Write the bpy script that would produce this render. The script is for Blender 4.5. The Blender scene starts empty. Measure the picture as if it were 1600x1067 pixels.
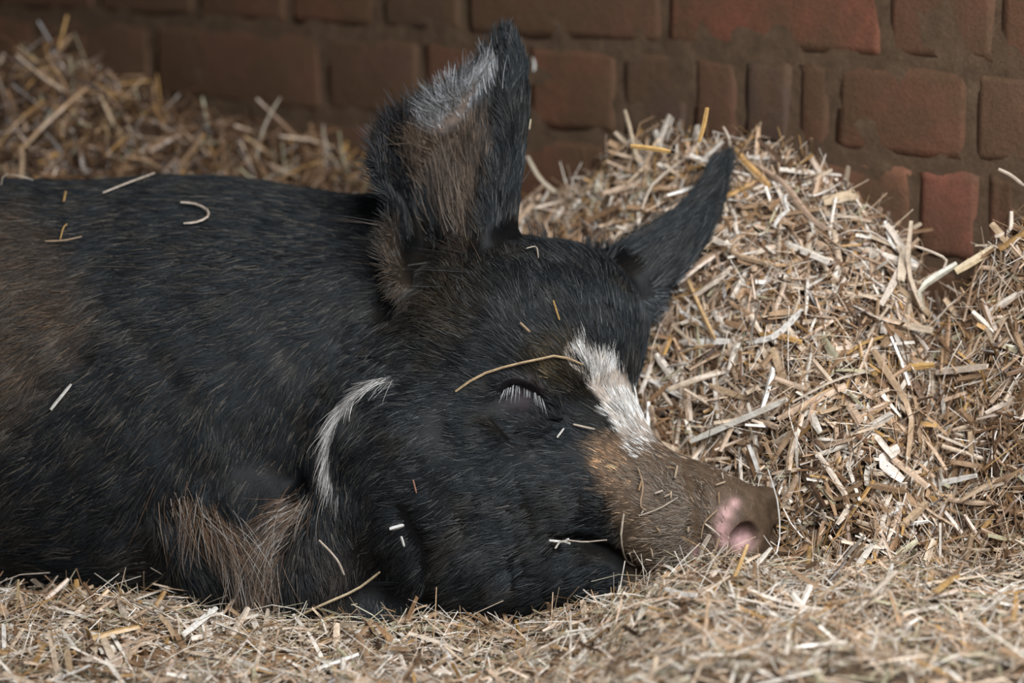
import bpy, math, random
import numpy as np
from mathutils import Vector
from mathutils.bvhtree import BVHTree

rng = np.random.default_rng(7)
random.seed(7)
SC = bpy.context.scene
COL = SC.collection

# ------------------------------------------------------------------ camera
F_PX = 4800.0                      # focal length for a 1600 px wide frame
D0 = 2.25                          # distance of the sleeping pig's head
PXM = F_PX / D0                    # photo pixels per metre at that distance
PITCH = math.atan(840.0 / F_PX)
CAM_H = 0.616
CP, SP = math.cos(PITCH), math.sin(PITCH)

cam_data = bpy.data.cameras.new('camera')
cam = bpy.data.objects.new('camera', cam_data)
COL.objects.link(cam)
cam.location = (0, 0, CAM_H)
cam.rotation_euler = (math.pi / 2 - PITCH, 0, 0)
cam_data.sensor_width = 36.0
cam_data.lens = F_PX / 1600.0 * 36.0
cam_data.clip_start = 0.05
cam_data.dof.use_dof = True
cam_data.dof.focus_distance = 2.165
cam_data.dof.aperture_fstop = 3.6
SC.camera = cam

# ------------------------------------------------------------------ light
world = bpy.data.worlds.new('stable_air')
SC.world = world
world.use_nodes = True
bg = world.node_tree.nodes['Background']
bg.inputs[0].default_value = (0.58, 0.80, 1.0, 1)
bg.inputs[1].default_value = 0.24


def area(name, loc, target, size, size_y, power, color):
    ld = bpy.data.lights.new(name, 'AREA')
    ld.shape = 'RECTANGLE'
    ld.size, ld.size_y, ld.energy, ld.color = size, size_y, power, color
    o = bpy.data.objects.new(name, ld)
    COL.objects.link(o)
    o.location = loc
    o.rotation_euler = (Vector(target) - Vector(loc)).to_track_quat('-Z', 'Y').to_euler()
    return o


# daylight through the open stable door, to the right of and behind the camera
area('door_daylight', (0.58, 0.84, 1.24), (0.10, 2.15, 0.15), 1.1, 0.9, 57, (0.94, 0.97, 1.0))

SC.view_settings.view_transform = 'Standard'
SC.view_settings.look = 'None'
SC.view_settings.exposure = 0.0
SC.view_settings.gamma = 1.0
SC.view_settings.use_curve_mapping = False


# ------------------------------------------------------------------ helpers
def W(x, y, z):
    """photo pixel (x, y) at a depth of z photo pixels in front of D0 -> world point"""
    x, y, z = np.broadcast_arrays(np.asarray(x, float), np.asarray(y, float), np.asarray(z, float))
    d = D0 - z / PXM
    cx = (x - 800.0) / F_PX * d
    cy = -(y - 533.5) / F_PX * d
    return np.stack([cx, cy * SP + d * CP, CAM_H + cy * CP - d * SP], -1)


def tag(o, label=None, cat=None, group=None, kind=None):
    if label: o['label'] = label
    if cat: o['category'] = cat
    if group: o['group'] = group
    if kind: o['kind'] = kind
    return o


def link(name, data, parent=None):
    o = bpy.data.objects.new(name, data)
    COL.objects.link(o)
    if parent is not None:
        o.parent = parent
    return o


def np_mesh(name, verts, quads=None, tris=None, mats=(), smooth=True, colors=None):
    verts = np.asarray(verts, np.float32)
    me = bpy.data.meshes.new(name)
    me.vertices.add(len(verts))
    me.vertices.foreach_set('co', verts.ravel())
    loops, starts, totals = [], [], []
    n = 0
    if quads is not None and len(quads):
        q = np.asarray(quads, np.int32)
        loops.append(q.ravel()); starts.append(n + 4 * np.arange(len(q))); totals.append(np.full(len(q), 4)); n += q.size
    if tris is not None and len(tris):
        t = np.asarray(tris, np.int32)
        loops.append(t.ravel()); starts.append(n + 3 * np.arange(len(t))); totals.append(np.full(len(t), 3)); n += t.size
    loops, starts, totals = np.concatenate(loops), np.concatenate(starts), np.concatenate(totals)
    me.loops.add(len(loops))
    me.loops.foreach_set('vertex_index', loops.astype(np.int32))
    me.polygons.add(len(starts))
    me.polygons.foreach_set('loop_start', starts.astype(np.int32))
    me.polygons.foreach_set('use_smooth', np.full(len(starts), smooth, dtype=bool))
    if colors is not None:
        a = me.attributes.new('col', 'FLOAT_COLOR', 'POINT')
        c = np.ones((len(verts), 4), np.float32)
        c[:, :3] = colors
        a.data.foreach_set('color', c.ravel())
    for m in mats: me.materials.append(m)
    me.update(calc_edges=True)
    me.validate()
    return me


def vnoise(p, seed=0):
    """cheap smooth noise in about -1..1 from sums of sines; p: n x 3 (or n x 2)"""
    r = np.random.default_rng(seed)
    out = np.zeros(p.shape[0])
    for i in range(7):
        k = r.normal(size=p.shape[1]); k /= np.linalg.norm(k)
        f = r.uniform(0.6, 1.9)
        out += np.sin(p @ k * f * 6.283 + r.uniform(0, 6.28))
    return out / 3.2


def smooth01(a, b, x):
    t = np.clip((x - a) / (b - a), 0, 1)
    return t * t * (3 - 2 * t)


def catmull(P, n):
    """points k x m -> n points along a Catmull-Rom curve through them"""
    P = np.asarray(P, float)
    k = len(P)
    Q = np.vstack([2 * P[0] - P[1], P, 2 * P[-1] - P[-2]])
    t = np.linspace(0, k - 1 - 1e-9, n)
    i = t.astype(int); u = (t - i)[:, None]
    p0, p1, p2, p3 = Q[i], Q[i + 1], Q[i + 2], Q[i + 3]
    return 0.5 * (2 * p1 + (p2 - p0) * u + (2 * p0 - 5 * p1 + 4 * p2 - p3) * u ** 2 + (3 * p1 - p0 - 3 * p2 + p3) * u ** 3)


def seg_dist(x, y, poly):
    """distance to a polyline in the xy plane and the parameter 0..1 along it"""
    best = np.full(x.shape, 1e9); par = np.zeros(x.shape)
    n = len(poly) - 1
    for i in range(n):
        ax, ay = poly[i][:2]; bx_, by_ = poly[i + 1][:2]
        dx, dy = bx_ - ax, by_ - ay
        t = np.clip(((x - ax) * dx + (y - ay) * dy) / (dx * dx + dy * dy), 0, 1)
        d = np.hypot(x - ax - t * dx, y - ay - t * dy)
        m = d < best
        best = np.where(m, d, best); par = np.where(m, (i + t) / n, par)
    return best, par


def in_poly(x, y, poly):
    c = np.zeros(x.shape, bool)
    n = len(poly)
    for i in range(n):
        x1, y1 = poly[i]; x2, y2 = poly[(i + 1) % n]
        if y1 == y2: continue
        m = ((y1 > y) != (y2 > y)) & (x < (x2 - x1) * (y - y1) / (y2 - y1) + x1)
        c ^= m
    return c


def poly_mask(x, y, poly, soft):
    """1 inside, 0 outside, with a soft border"""
    d, _ = seg_dist(x, y, list(poly) + [poly[0]])
    s = np.where(in_poly(x, y, poly), d, -d)
    return smooth01(-soft, soft, s)


# ------------------------------------------------------------------ materials
def new_mat(name):
    m = bpy.data.materials.new(name)
    m.use_nodes = True
    nt = m.node_tree
    return m, nt, nt.nodes['Principled BSDF']


def node(nt, kind, **kw):
    n = nt.nodes.new(kind)
    for k, v in kw.items():
        setattr(n, k, v)
    return n


def mix_rgb(nt, blend, a, b, fac):
    n = node(nt, 'ShaderNodeMix', data_type='RGBA', blend_type=blend)
    for sock, v in ((n.inputs[0], fac), (n.inputs[6], a), (n.inputs[7], b)):
        if hasattr(v, 'links'):
            nt.links.new(v, sock)
        else:
            sock.default_value = v
    return n.outputs[2]


def ramp(nt, fac, stops):
    n = node(nt, 'ShaderNodeValToRGB')
    e = n.color_ramp.elements
    while len(e) < len(stops): e.new(0.5)
    for s, (p, c) in zip(e, stops):
        s.position = p; s.color = c if len(c) == 4 else (*c, 1)
    nt.links.new(fac, n.inputs[0])
    return n.outputs[0]


def noise(nt, vec, scale, detail=6, rough=0.6):
    n = node(nt, 'ShaderNodeTexNoise')
    n.inputs['Scale'].default_value = scale
    n.inputs['Detail'].default_value = detail
    n.inputs['Roughness'].default_value = rough
    if vec is not None: nt.links.new(vec, n.inputs['Vector'])
    return n.outputs['Fac']


def bump(nt, bsdf, h, strength, dist):
    b = node(nt, 'ShaderNodeBump')
    b.inputs['Strength'].default_value = strength
    b.inputs['Distance'].default_value = dist
    nt.links.new(h, b.inputs['Height'])
    nt.links.new(b.outputs[0], bsdf.inputs['Normal'])


def make_straw_mat():
    m, nt, b = new_mat('dry_straw')
    at = node(nt, 'ShaderNodeAttribute', attribute_name='col')
    tc = node(nt, 'ShaderNodeTexCoord')
    mp = node(nt, 'ShaderNodeMapping'); mp.inputs['Scale'].default_value = (1, 1, 1)
    nt.links.new(tc.outputs['Object'], mp.inputs[0])
    f = noise(nt, mp.outputs[0], 240, 4, 0.7)
    c = mix_rgb(nt, 'MULTIPLY', at.outputs['Color'], ramp(nt, f, [(0.3, (0.55, 0.5, 0.46)), (0.62, (1.1, 1.08, 1.06))]), 0.8)
    nt.links.new(c, b.inputs['Base Color'])
    b.inputs['Roughness'].default_value = 0.38
    b.inputs['Specular IOR Level'].default_value = 0.6
    return m


def make_litter_mat():
    m, nt, b = new_mat('packed_litter')
    tc = node(nt, 'ShaderNodeTexCoord')
    f = noise(nt, tc.outputs['Object'], 130, 8, 0.75)
    nt.links.new(ramp(nt, f, [(0.3, (0.03, 0.018, 0.01)), (0.55, (0.12, 0.075, 0.04)), (0.75, (0.28, 0.19, 0.11))]), b.inputs['Base Color'])
    b.inputs['Roughness'].default_value = 0.9
    bump(nt, b, f, 0.8, 0.004)
    return m


def make_brick_mat():
    m, nt, b = new_mat('dusty_brick')
    tc = node(nt, 'ShaderNodeTexCoord')
    geo = node(nt, 'ShaderNodeNewGeometry')
    oi = node(nt, 'ShaderNodeObjectInfo')
    big = noise(nt, geo.outputs['Position'], 19, 4, 0.55)
    mid = noise(nt, geo.outputs['Position'], 75, 6, 0.65)
    fine = noise(nt, geo.outputs['Position'], 420, 5, 0.7)
    dust = mix_rgb(nt, 'MIX', (0.108, 0.059, 0.031, 1), (0.080, 0.045, 0.024, 1), mid)
    red = mix_rgb(nt, 'MULTIPLY', oi.outputs['Color'], ramp(nt, mid, [(0.25, (0.72, 0.72, 0.72)), (0.75, (1.2, 1.15, 1.1))]), 1.0)
    c = mix_rgb(nt, 'MIX', dust, red, ramp(nt, big, [(0.40, (0.05, 0.05, 0.05)), (0.68, (0.75, 0.75, 0.75))]))
    c = mix_rgb(nt, 'MULTIPLY', c, ramp(nt, fine, [(0.28, (0.6, 0.58, 0.56)), (0.6, (1.05, 1.04, 1.03))]), 0.7)
    # a few pale scuffs
    sc = noise(nt, geo.outputs['Position'], 48, 10, 0.8)
    c = mix_rgb(nt, 'MIX', c, (0.30, 0.20, 0.15, 1), ramp(nt, sc, [(0.66, (0, 0, 0)), (0.76, (0.5, 0.5, 0.5))]))
    nt.links.new(c, b.inputs['Base Color'])
    b.inputs['Roughness'].default_value = 0.8
    b.inputs['Specular IOR Level'].default_value = 0.25
    hsum = node(nt, 'ShaderNodeMath', operation='MULTIPLY_ADD')
    nt.links.new(mid, hsum.inputs[0]); hsum.inputs[1].default_value = 2.0
    nt.links.new(fine, hsum.inputs[2])
    bump(nt, b, hsum.outputs[0], 0.55, 0.0016)
    return m


def make_mortar_mat():
    m, nt, b = new_mat('grimy_mortar')
    geo = node(nt, 'ShaderNodeNewGeometry')
    mid = noise(nt, geo.outputs['Position'], 60, 8, 0.65)
    fine = noise(nt, geo.outputs['Position'], 500, 5, 0.7)
    c = ramp(nt, mid, [(0.3, (0.068, 0.041, 0.024)), (0.55, (0.096, 0.059, 0.035)), (0.75, (0.126, 0.082, 0.051))])
    c = mix_rgb(nt, 'MULTIPLY', c, ramp(nt, fine, [(0.3, (0.65, 0.64, 0.62)), (0.6, (1.05, 1.05, 1.05))]), 0.7)
    nt.links.new(c, b.inputs['Base Color'])
    b.inputs['Roughness'].default_value = 0.88
    b.inputs['Specular IOR Level'].default_value = 0.2
    bump(nt, b, mid, 0.6, 0.004)
    return m


def make_skin_mat():
    m, nt, b = new_mat('pig_skin')
    at = node(nt, 'ShaderNodeAttribute', attribute_name='col')
    tc = node(nt, 'ShaderNodeTexCoord')
    f = noise(nt, tc.outputs['Object'], 260, 6, 0.7)
    g = noise(nt, tc.outputs['Object'], 60, 5, 0.6)
    c = mix_rgb(nt, 'MULTIPLY', at.outputs['Color'], ramp(nt, f, [(0.3, (0.6, 0.58, 0.56)), (0.65, (1.15, 1.12, 1.1))]), 0.8)
    c = mix_rgb(nt, 'MULTIPLY', c, ramp(nt, g, [(0.3, (0.75, 0.73, 0.7)), (0.7, (1.12, 1.1, 1.08))]), 0.8)
    nt.links.new(c, b.inputs['Base Color'])
    b.inputs['Roughness'].default_value = 0.55
    b.inputs['Specular IOR Level'].default_value = 0.16
    bump(nt, b, f, 0.35, 0.0012)
    return m


def make_hair_mat():
    m = bpy.data.materials.new('pig_hair')
    m.use_nodes = True
    nt = m.node_tree
    nt.nodes.clear()
    out = node(nt, 'ShaderNodeOutputMaterial')
    at = node(nt, 'ShaderNodeAttribute', attribute_name='col')
    body_ = node(nt, 'ShaderNodeBsdfDiffuse')
    nt.links.new(at.outputs['Color'], body_.inputs['Color'])
    sheen = node(nt, 'ShaderNodeBsdfHair', component='Reflection')
    sheen.inputs['Color'].default_value = (0.86, 0.95, 1.0, 1)
    sheen.inputs['RoughnessU'].default_value = 0.22
    sheen.inputs['RoughnessV'].default_value = 0.6
    mx = node(nt, 'ShaderNodeMixShader')
    mx.inputs[0].default_value = 0.026
    nt.links.new(body_.outputs[0], mx.inputs[1])
    nt.links.new(sheen.outputs[0], mx.inputs[2])
    nt.links.new(mx.outputs[0], out.inputs[0])
    return m


def make_floor_mat():
    m, nt, b = new_mat('concrete_floor')
    tc = node(nt, 'ShaderNodeTexCoord')
    f = noise(nt, tc.outputs['Object'], 9, 8, 0.65)
    nt.links.new(ramp(nt, f, [(0.3, (0.09, 0.075, 0.06)), (0.7, (0.2, 0.17, 0.14))]), b.inputs['Base Color'])
    b.inputs['Roughness'].default_value = 0.9
    return m


STRAW, LITTER, BRICK, MORTAR = make_straw_mat(), make_litter_mat(), make_brick_mat(), make_mortar_mat()
SKIN, HAIR, FLOORM = make_skin_mat(), make_hair_mat(), make_floor_mat()

# ------------------------------------------------------------------ floor and brick wall
COURSE = 0.075
WALL_DIR = np.array([-6450.0, 840 * SP + 4800 * CP]); WALL_DIR /= np.linalg.norm(WALL_DIR)
WALL_N = np.array([-WALL_DIR[1], WALL_DIR[0]])               # towards the pig and the camera
_p = W(1400, 98, (D0 - 360.0 / (124 + 0.022 * 1400)) * PXM)
WALL_O = _p[:2].copy()
JOINT_Z = float(_p[2])                                       # one bed joint's height


def wall_hit(px, py):
    a = W(px, py, 0.0); b = W(px, py, -400.0)
    d = b - a
    t = ((WALL_O - a[:2]) @ WALL_N) / (d[:2] @ WALL_N)
    p = a + d * t
    return float((p[:2] - WALL_O) @ WALL_DIR), float(p[2])    # u grows towards the far (left) end


def wall_pt(u, z, out=0.0):
    xy = WALL_O[None, :] + np.outer(np.atleast_1d(u), WALL_DIR) + np.outer(np.atleast_1d(out) * np.ones(np.size(u)), WALL_N)
    return np.column_stack([xy, np.atleast_1d(z) * np.ones(np.size(u))])


def wall_z_px(x):
    """depth (in photo pixels in front of D0) at which the wall stands behind image column x"""
    return (D0 - 360.0 / (124 + 0.022 * np.asarray(x, float))) * PXM


bm_floor = np_mesh('floor', [(-2.2, 0.0, 0), (2.2, 0.0, 0), (2.2, 4.5, 0), (-2.2, 4.5, 0), (-2.2, 0.0, -.08), (2.2, 0.0, -.08), (2.2, 4.5, -.08), (-2.2, 4.5, -.08)],
                   quads=[(0, 1, 2, 3), (7, 6, 5, 4), (0, 4, 5, 1), (1, 5, 6, 2), (2, 6, 7, 3), (3, 7, 4, 0)], mats=[FLOORM], smooth=False)
tag(link('floor', bm_floor), kind='structure')

U0, U1, WTOP = -0.62, 1.75, 1.35
nu, nz = 120, 70
uu, zz = np.meshgrid(np.linspace(U0, U1, nu), np.linspace(-0.05, WTOP, nz))
pn = np.column_stack([uu.ravel() * 14, zz.ravel() * 14])
front = wall_pt(uu.ravel(), zz.ravel(), 0.0012 * vnoise(pn, 3) + 0.0008 * vnoise(pn * 3.1, 4))
back = wall_pt(np.array([U0, U1, U1, U0]), np.array([-0.05, -0.05, WTOP, WTOP]), -0.11)
q = []
idx = np.arange(nu * nz).reshape(nz, nu)
q = np.stack([idx[:-1, :-1], idx[1:, :-1], idx[1:, 1:], idx[:-1, 1:]], -1).reshape(-1, 4)
n0 = nu * nz
cap = [(n0, n0 + 1, n0 + 2, n0 + 3), (idx[-1, 0], n0 + 3, n0 + 2, idx[-1, -1]), (idx[0, 0], n0, n0 + 3, idx[-1, 0]), (idx[0, -1], idx[-1, -1], n0 + 2, n0 + 1)]
wall = link('wall_back', np_mesh('wall_back', np.vstack([front, back]), quads=np.vstack([q, cap]), mats=[MORTAR]))
tag(wall, kind='structure')

# unseen roof slab and side wall of the pen, added to darken the back corner
def slab(name, lo, hi, mat):
    (a, b, c), (d, e, f) = lo, hi
    V_ = [(a, b, c), (d, b, c), (d, e, c), (a, e, c), (a, b, f), (d, b, f), (d, e, f), (a, e, f)]
    return tag(link(name, np_mesh(name, V_, quads=[(3, 2, 1, 0), (4, 5, 6, 7), (0, 1, 5, 4), (1, 2, 6, 5), (2, 3, 7, 6), (3, 0, 4, 7)], mats=[mat], smooth=False)), kind='structure')


slab('ceiling_blocker', (-1.15, 1.35, 1.36), (1.0, 3.3, 1.42), FLOORM)
slab('wall_left_blocker', (-1.15, 1.2, 0.0), (-1.07, 3.3, 1.36), MORTAR)

# joints read off the photograph: image columns of the perpends in each course (image row for the ray)
COURSES = {
    1: (None, None),
    0: ([1665, 1560, 1384, 1038, 725, 592, 450, 306, 150, -10, -150], 25),
    -1: ([1720, 1518, 1303, 1240, 1158, 1078, 968, 822, 660, 507, 240, 60, -120], 170),
    -2: ([1660, 1596, 1536, 1428, 1252, 1090, 955, 800, 640, 480, 330, 160, -30], 330),
    -3: ([1690, 1500, 1380], 470),
}
BRICK_TINTS = [(0.135, 0.058, 0.036), (0.12, 0.055, 0.035), (0.15, 0.062, 0.037), (0.10, 0.054, 0.036), (0.13, 0.068, 0.043)]


def brick(u_a, u_b, z_a, z_b, tint, proud, seed):
    r = np.random.default_rng(seed)
    nx, ny = 6, 4
    gu = np.linspace(0, 1, nx); gv = np.linspace(0, 1, ny)
    bev = 0.006
    w, h = u_b - u_a, z_b - z_a
    us = u_a + np.concatenate([[0, bev], np.linspace(0, 1, nx - 2)[1:-1] * w, [w - bev, w]]) if nx > 4 else gu
    vs = z_a + np.array([0, bev, h - bev, h])
    V = []
    for j, v in enumerate(vs):
        for i, u in enumerate(us):
            edge = i in (0, len(us) - 1) or j in (0, len(vs) - 1)
            o = proud * (0.1 if edge else 1.0) + r.normal() * (0.0003 if edge else 0.0005)
            V.append((u + (r.normal() * 0.0014 if edge else 0), v + (r.normal() * 0.0013 if edge else 0), o))
    nxx, nyy = len(us), len(vs)
    n = len(V)
    ring = [i for i in range(nxx)] + [j * nxx + nxx - 1 for j in range(1, nyy)] + [(nyy - 1) * nxx + i for i in range(nxx - 2, -1, -1)] + [j * nxx for j in range(nyy - 2, 0, -1)]
    for k in ring:
        V.append((V[k][0], V[k][1], -0.02))
    V = np.array(V)
    I = np.arange(nxx * nyy).reshape(nyy, nxx)
    Q = list(map(tuple, np.stack([I[:-1, :-1], I[1:, :-1], I[1:, 1:], I[:-1, 1:]], -1).reshape(-1, 4)))
    for a in range(len(ring)):
        b_ = (a + 1) % len(ring)
        Q.append((ring[a], ring[b_], n + b_, n + a))
    me = np_mesh('brick', wall_pt(V[:, 0], V[:, 1], V[:, 2]), quads=Q, mats=[BRICK])
    o = link('brick', me, wall)
    o.color = (*tint, 1)
    return o


sd = 100
DARK = {(-1, 3): (0.062, 0.045, 0.042), (-1, 5): (0.075, 0.050, 0.042), (0, 4): (0.07, 0.048, 0.036), (-2, 2): (0.21, 0.075, 0.05), (-2, 3): (0.24, 0.10, 0.06), (0, 2): (0.19, 0.066, 0.04)}
for c, (cols, row) in COURSES.items():
    z0 = JOINT_Z + c * COURSE
    z1 = z0 + COURSE
    if cols is None:
        us = list(np.arange(-0.55, 1.7, 0.1125))
    else:
        us = [wall_hit(x, row)[0] for x in cols]
        while us[-1] < 1.6: us.append(us[-1] + (0.225 if len(us) % 2 else 0.1125))
        while us[0] > -0.5: us.insert(0, us[0] - 0.1125)
    first = 0 if cols is None else len([1 for u in us if u < wall_hit(cols[0], row)[0] - 1e-6])
    for i in range(len(us) - 1):
        g = 0.0045
        key = (c, i - first)
        tint = DARK.get(key, BRICK_TINTS[(i * 3 + c * 5) % 5])
        brick(us[i] + g, us[i + 1] - g, z0 + 0.0055, z1 - 0.0055, tint, 0.0005 + 0.0011 * random.random(), sd)
        sd += 1


# ------------------------------------------------------------------ the pig: one continuous body grown from a distance field
CELL = 4.0
LO = np.array([-980.0, 20.0, -660.0]); HI = np.array([1260.0, 1030.0, 330.0])
DIM = np.ceil((HI - LO) / CELL).astype(int) + 1
FLD = np.full(DIM, 400.0, np.float32)
AX = [np.float32(LO[i] + CELL * np.arange(DIM[i])) for i in range(3)]


def block(lo, hi):
    a = np.clip(np.floor((np.asarray(lo) - LO) / CELL).astype(int), 0, DIM - 1)
    b = np.clip(np.ceil((np.asarray(hi) - LO) / CELL).astype(int) + 1, 1, DIM)
    s = tuple(slice(a[i], b[i]) for i in range(3))
    X = AX[0][s[0]][:, None, None]; Y = AX[1][s[1]][None, :, None]; Z = AX[2][s[2]][None, None, :]
    return s, X, Y, Z


def smin(a, b, k):
    h = np.clip(0.5 + 0.5 * (b - a) / k, 0, 1)
    return b * (1 - h) + a * h - k * h * (1 - h)


def ell_d(X, Y, Z, c, r, R=None):
    x, y, z = X - c[0], Y - c[1], Z - c[2]
    if R is not None:
        x, y, z = (x * R[0][0] + y * R[0][1] + z * R[0][2]), (x * R[1][0] + y * R[1][1] + z * R[1][2]), (x * R[2][0] + y * R[2][1] + z * R[2][2])
    k0 = np.sqrt((x / r[0]) ** 2 + (y / r[1]) ** 2 + (z / r[2]) ** 2)
    k1 = np.sqrt((x / r[0] ** 2) ** 2 + (y / r[1] ** 2) ** 2 + (z / r[2] ** 2) ** 2)
    return (k0 * (k0 - 1) / np.maximum(k1, 1e-6)).astype(np.float32)


def add_ell(c, r, k, R=None):
    m = max(r) if R is not None else None
    rr = np.array([m] * 3 if m else r) + 2 * k + 12
    s, X, Y, Z = block(np.array(c) - rr, np.array(c) + rr)
    FLD[s] = smin(FLD[s], ell_d(X, Y, Z, c, r, R), k)


def cut_ell(c, r, k, R=None):
    m = max(r)
    rr = np.array([m] * 3) + 2 * k + 8
    s, X, Y, Z = block(np.array(c) - rr, np.array(c) + rr)
    FLD[s] = -smin(-FLD[s], ell_d(X, Y, Z, c, r, R), k)


def add_cone(a, b, r1, r2, k):
    a, b = np.array(a, float), np.array(b, float)
    m = max(r1, r2) + 2 * k + 12
    s, X, Y, Z = block(np.minimum(a, b) - m, np.maximum(a, b) + m)
    d = b - a
    t = np.clip(((X - a[0]) * d[0] + (Y - a[1]) * d[1] + (Z - a[2]) * d[2]) / (d @ d), 0, 1).astype(np.float32)
    q = np.sqrt((X - a[0] - t * d[0]) ** 2 + (Y - a[1] - t * d[1]) ** 2 + (Z - a[2] - t * d[2]) ** 2) - (r1 + (r2 - r1) * t)
    FLD[s] = smin(FLD[s], q.astype(np.float32), k)


# trunk, rump, shoulder, folded legs
add_cone((-520, 622, -285), (330, 640, -268), 356, 350, 1)
add_ell((-600, 690, -270), (290, 330, 330), 60)
add_cone((300, 625, -265), (600, 600, -215), 334, 296, 60)
add_ell((250, 760, -60), (250, 190, 130), 70)
add_ell((-650, 850, -40), (230, 150, 110), 60)
add_ell((370, 855, 10), (125, 120, 115), 40)
add_ell((500, 890, 40), (95, 130, 105), 30)
add_cone((430, 930, 30), (620, 965, 70), 70, 55, 30)
# head
HEAD_K = 45
HF = np.full(1, 0)
add_ell((795, 555, 15), (205, 185, 175), 26)
add_ell((720, 740, 50), (202, 205, 172), 60)
add_ell((865, 690, -70), (115, 180, 140), 50)
add_ell((622, 716, 84), (106, 145, 92), 90)
add_ell((893, 500, -60), (108, 108, 120), 60)
add_ell((938, 668, 55), (60, 66, 70), 40)
add_cone((895, 755, 80), (1122, 820, 118), 112, 81, 75)
add_ell((860, 562, 122), (66, 50, 52), 45)
add_ell((740, 880, 70), (130, 85, 120), 40)
add_ell((860, 850, 70), (110, 85, 95), 40)
add_cone((860, 880, 70), (1035, 915, 110), 80, 42, 35)
# upper lip bulge, nose disc
add_ell((1045, 838, 125), (82, 64, 72), 40)
nn = np.array([0.85, 0.06, 0.52]); nn /= np.linalg.norm(nn)
na = np.array([-nn[2], 0, nn[0]]); na /= np.linalg.norm(na)
nb = np.cross(nn, na)
NR = [nn, na, nb]
NC = np.array([1183.0, 824.0, 138.0])
add_ell(NC, (21, 66, 64), 16, NR)
add_ell((1199, 778, 122), (20, 17, 28), 10)
NOST1 = NC + na * 42 + np.array([-7, 2, 2]) + np.array([0, 14, 0]) + nn * 14
NOST2 = NC - na * 30 + np.array([0, 14, 0]) + nn * 14
cut_ell((1166, 733, 112), (24, 17, 60), 14)
cut_ell(NOST1, (28, 22, 23), 9, NR)
cut_ell(NOST2, (20, 12, 17), 9, NR)

# ears: swept surfaces thickened by balls, then blended into the head
EAR_ROWS = [
    [(784, 57, 40), (789, 58, 42), (795, 59, 44), (803, 63, 40), (808, 68, 34)],
    [(742, 108, 30), (762, 114, 15), (782, 118, 40), (800, 120, 52), (821, 118, 30)],
    [(692, 142, 30), (728, 165, -10), (768, 178, 40), (792, 184, 60), (822, 182, 20)],
    [(636, 173, 30), (695, 222, -35), (752, 240, 40), (780, 244, 68), (815, 242, 20)],
    [(592, 218, 36), (660, 275, -50), (738, 295, 35), (770, 300, 76), (810, 292, 20)],
    [(588, 275, 60), (646, 328, -50), (722, 348, 35), (758, 352, 84), (806, 340, 25)],
    [(614, 330, 62), (655, 378, -30), (712, 398, 50), (752, 402, 92), (806, 388, 30)],
    [(598, 382, 86), (650, 424, 10), (704, 440, 70), (748, 446, 98), (802, 440, 40)],
    [(618, 446, 92), (664, 468, 55), (705, 480, 92), (745, 486, 108), (795, 480, 60)],
]
FAR_ROWS = [  # upper edge, middle, lower edge; base to tip
    [(925, 400, -70), (960, 470, -30), (985, 560, -40)],
    [(962, 385, -85), (1000, 430, -35), (1012, 500, -45)],
    [(1017, 353, -110), (1050, 385, -50), (1042, 452, -70)],
    [(1062, 325, -130), (1090, 345, -78), (1082, 402, -95)],
    [(1096, 285, -150), (1112, 310, -110), (1112, 350, -120)],
    [(1112, 256, -165), (1124, 275, -140), (1130, 296, -140)],
    [(1132, 246, -172), (1135, 250, -168), (1138, 256, -165)],
]


def ear_points(rows, nu_, nv_):
    A = np.array(rows, float)
    A = np.stack([catmull(A[:, j], nv_) for j in range(A.shape[1])], 1)
    return np.stack([catmull(A[i], nu_) for i in range(nv_)], 0)


EARS = np.full(DIM, 60.0, np.float32)


def splat(rows, nu_, nv_, r_mid, r_edge):
    P = ear_points(rows, nu_, nv_)
    for i in range(P.shape[0]):
        for j in range(P.shape[1]):
            e = min(j, P.shape[1] - 1 - j) / (P.shape[1] * 0.18)
            r = r_edge + (r_mid - r_edge) * min(1.0, e)
            c = P[i, j]
            s, X, Y, Z = block(c - r - 14, c + r + 14)
            EARS[s] = np.minimum(EARS[s], np.sqrt((X - c[0]) ** 2 + (Y - c[1]) ** 2 + (Z - c[2]) ** 2) - r)
    return P


NEAR_EAR = splat(EAR_ROWS, 84, 110, 7.0, 5.5)
FAR_EAR = splat(FAR_ROWS, 50, 80, 7.5, 5.5)
s, X, Y, Z = block((540, 20, -220), (1180, 620, 190))
FLD[s] = smin(FLD[s], EARS[s], 18)
del EARS


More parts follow.
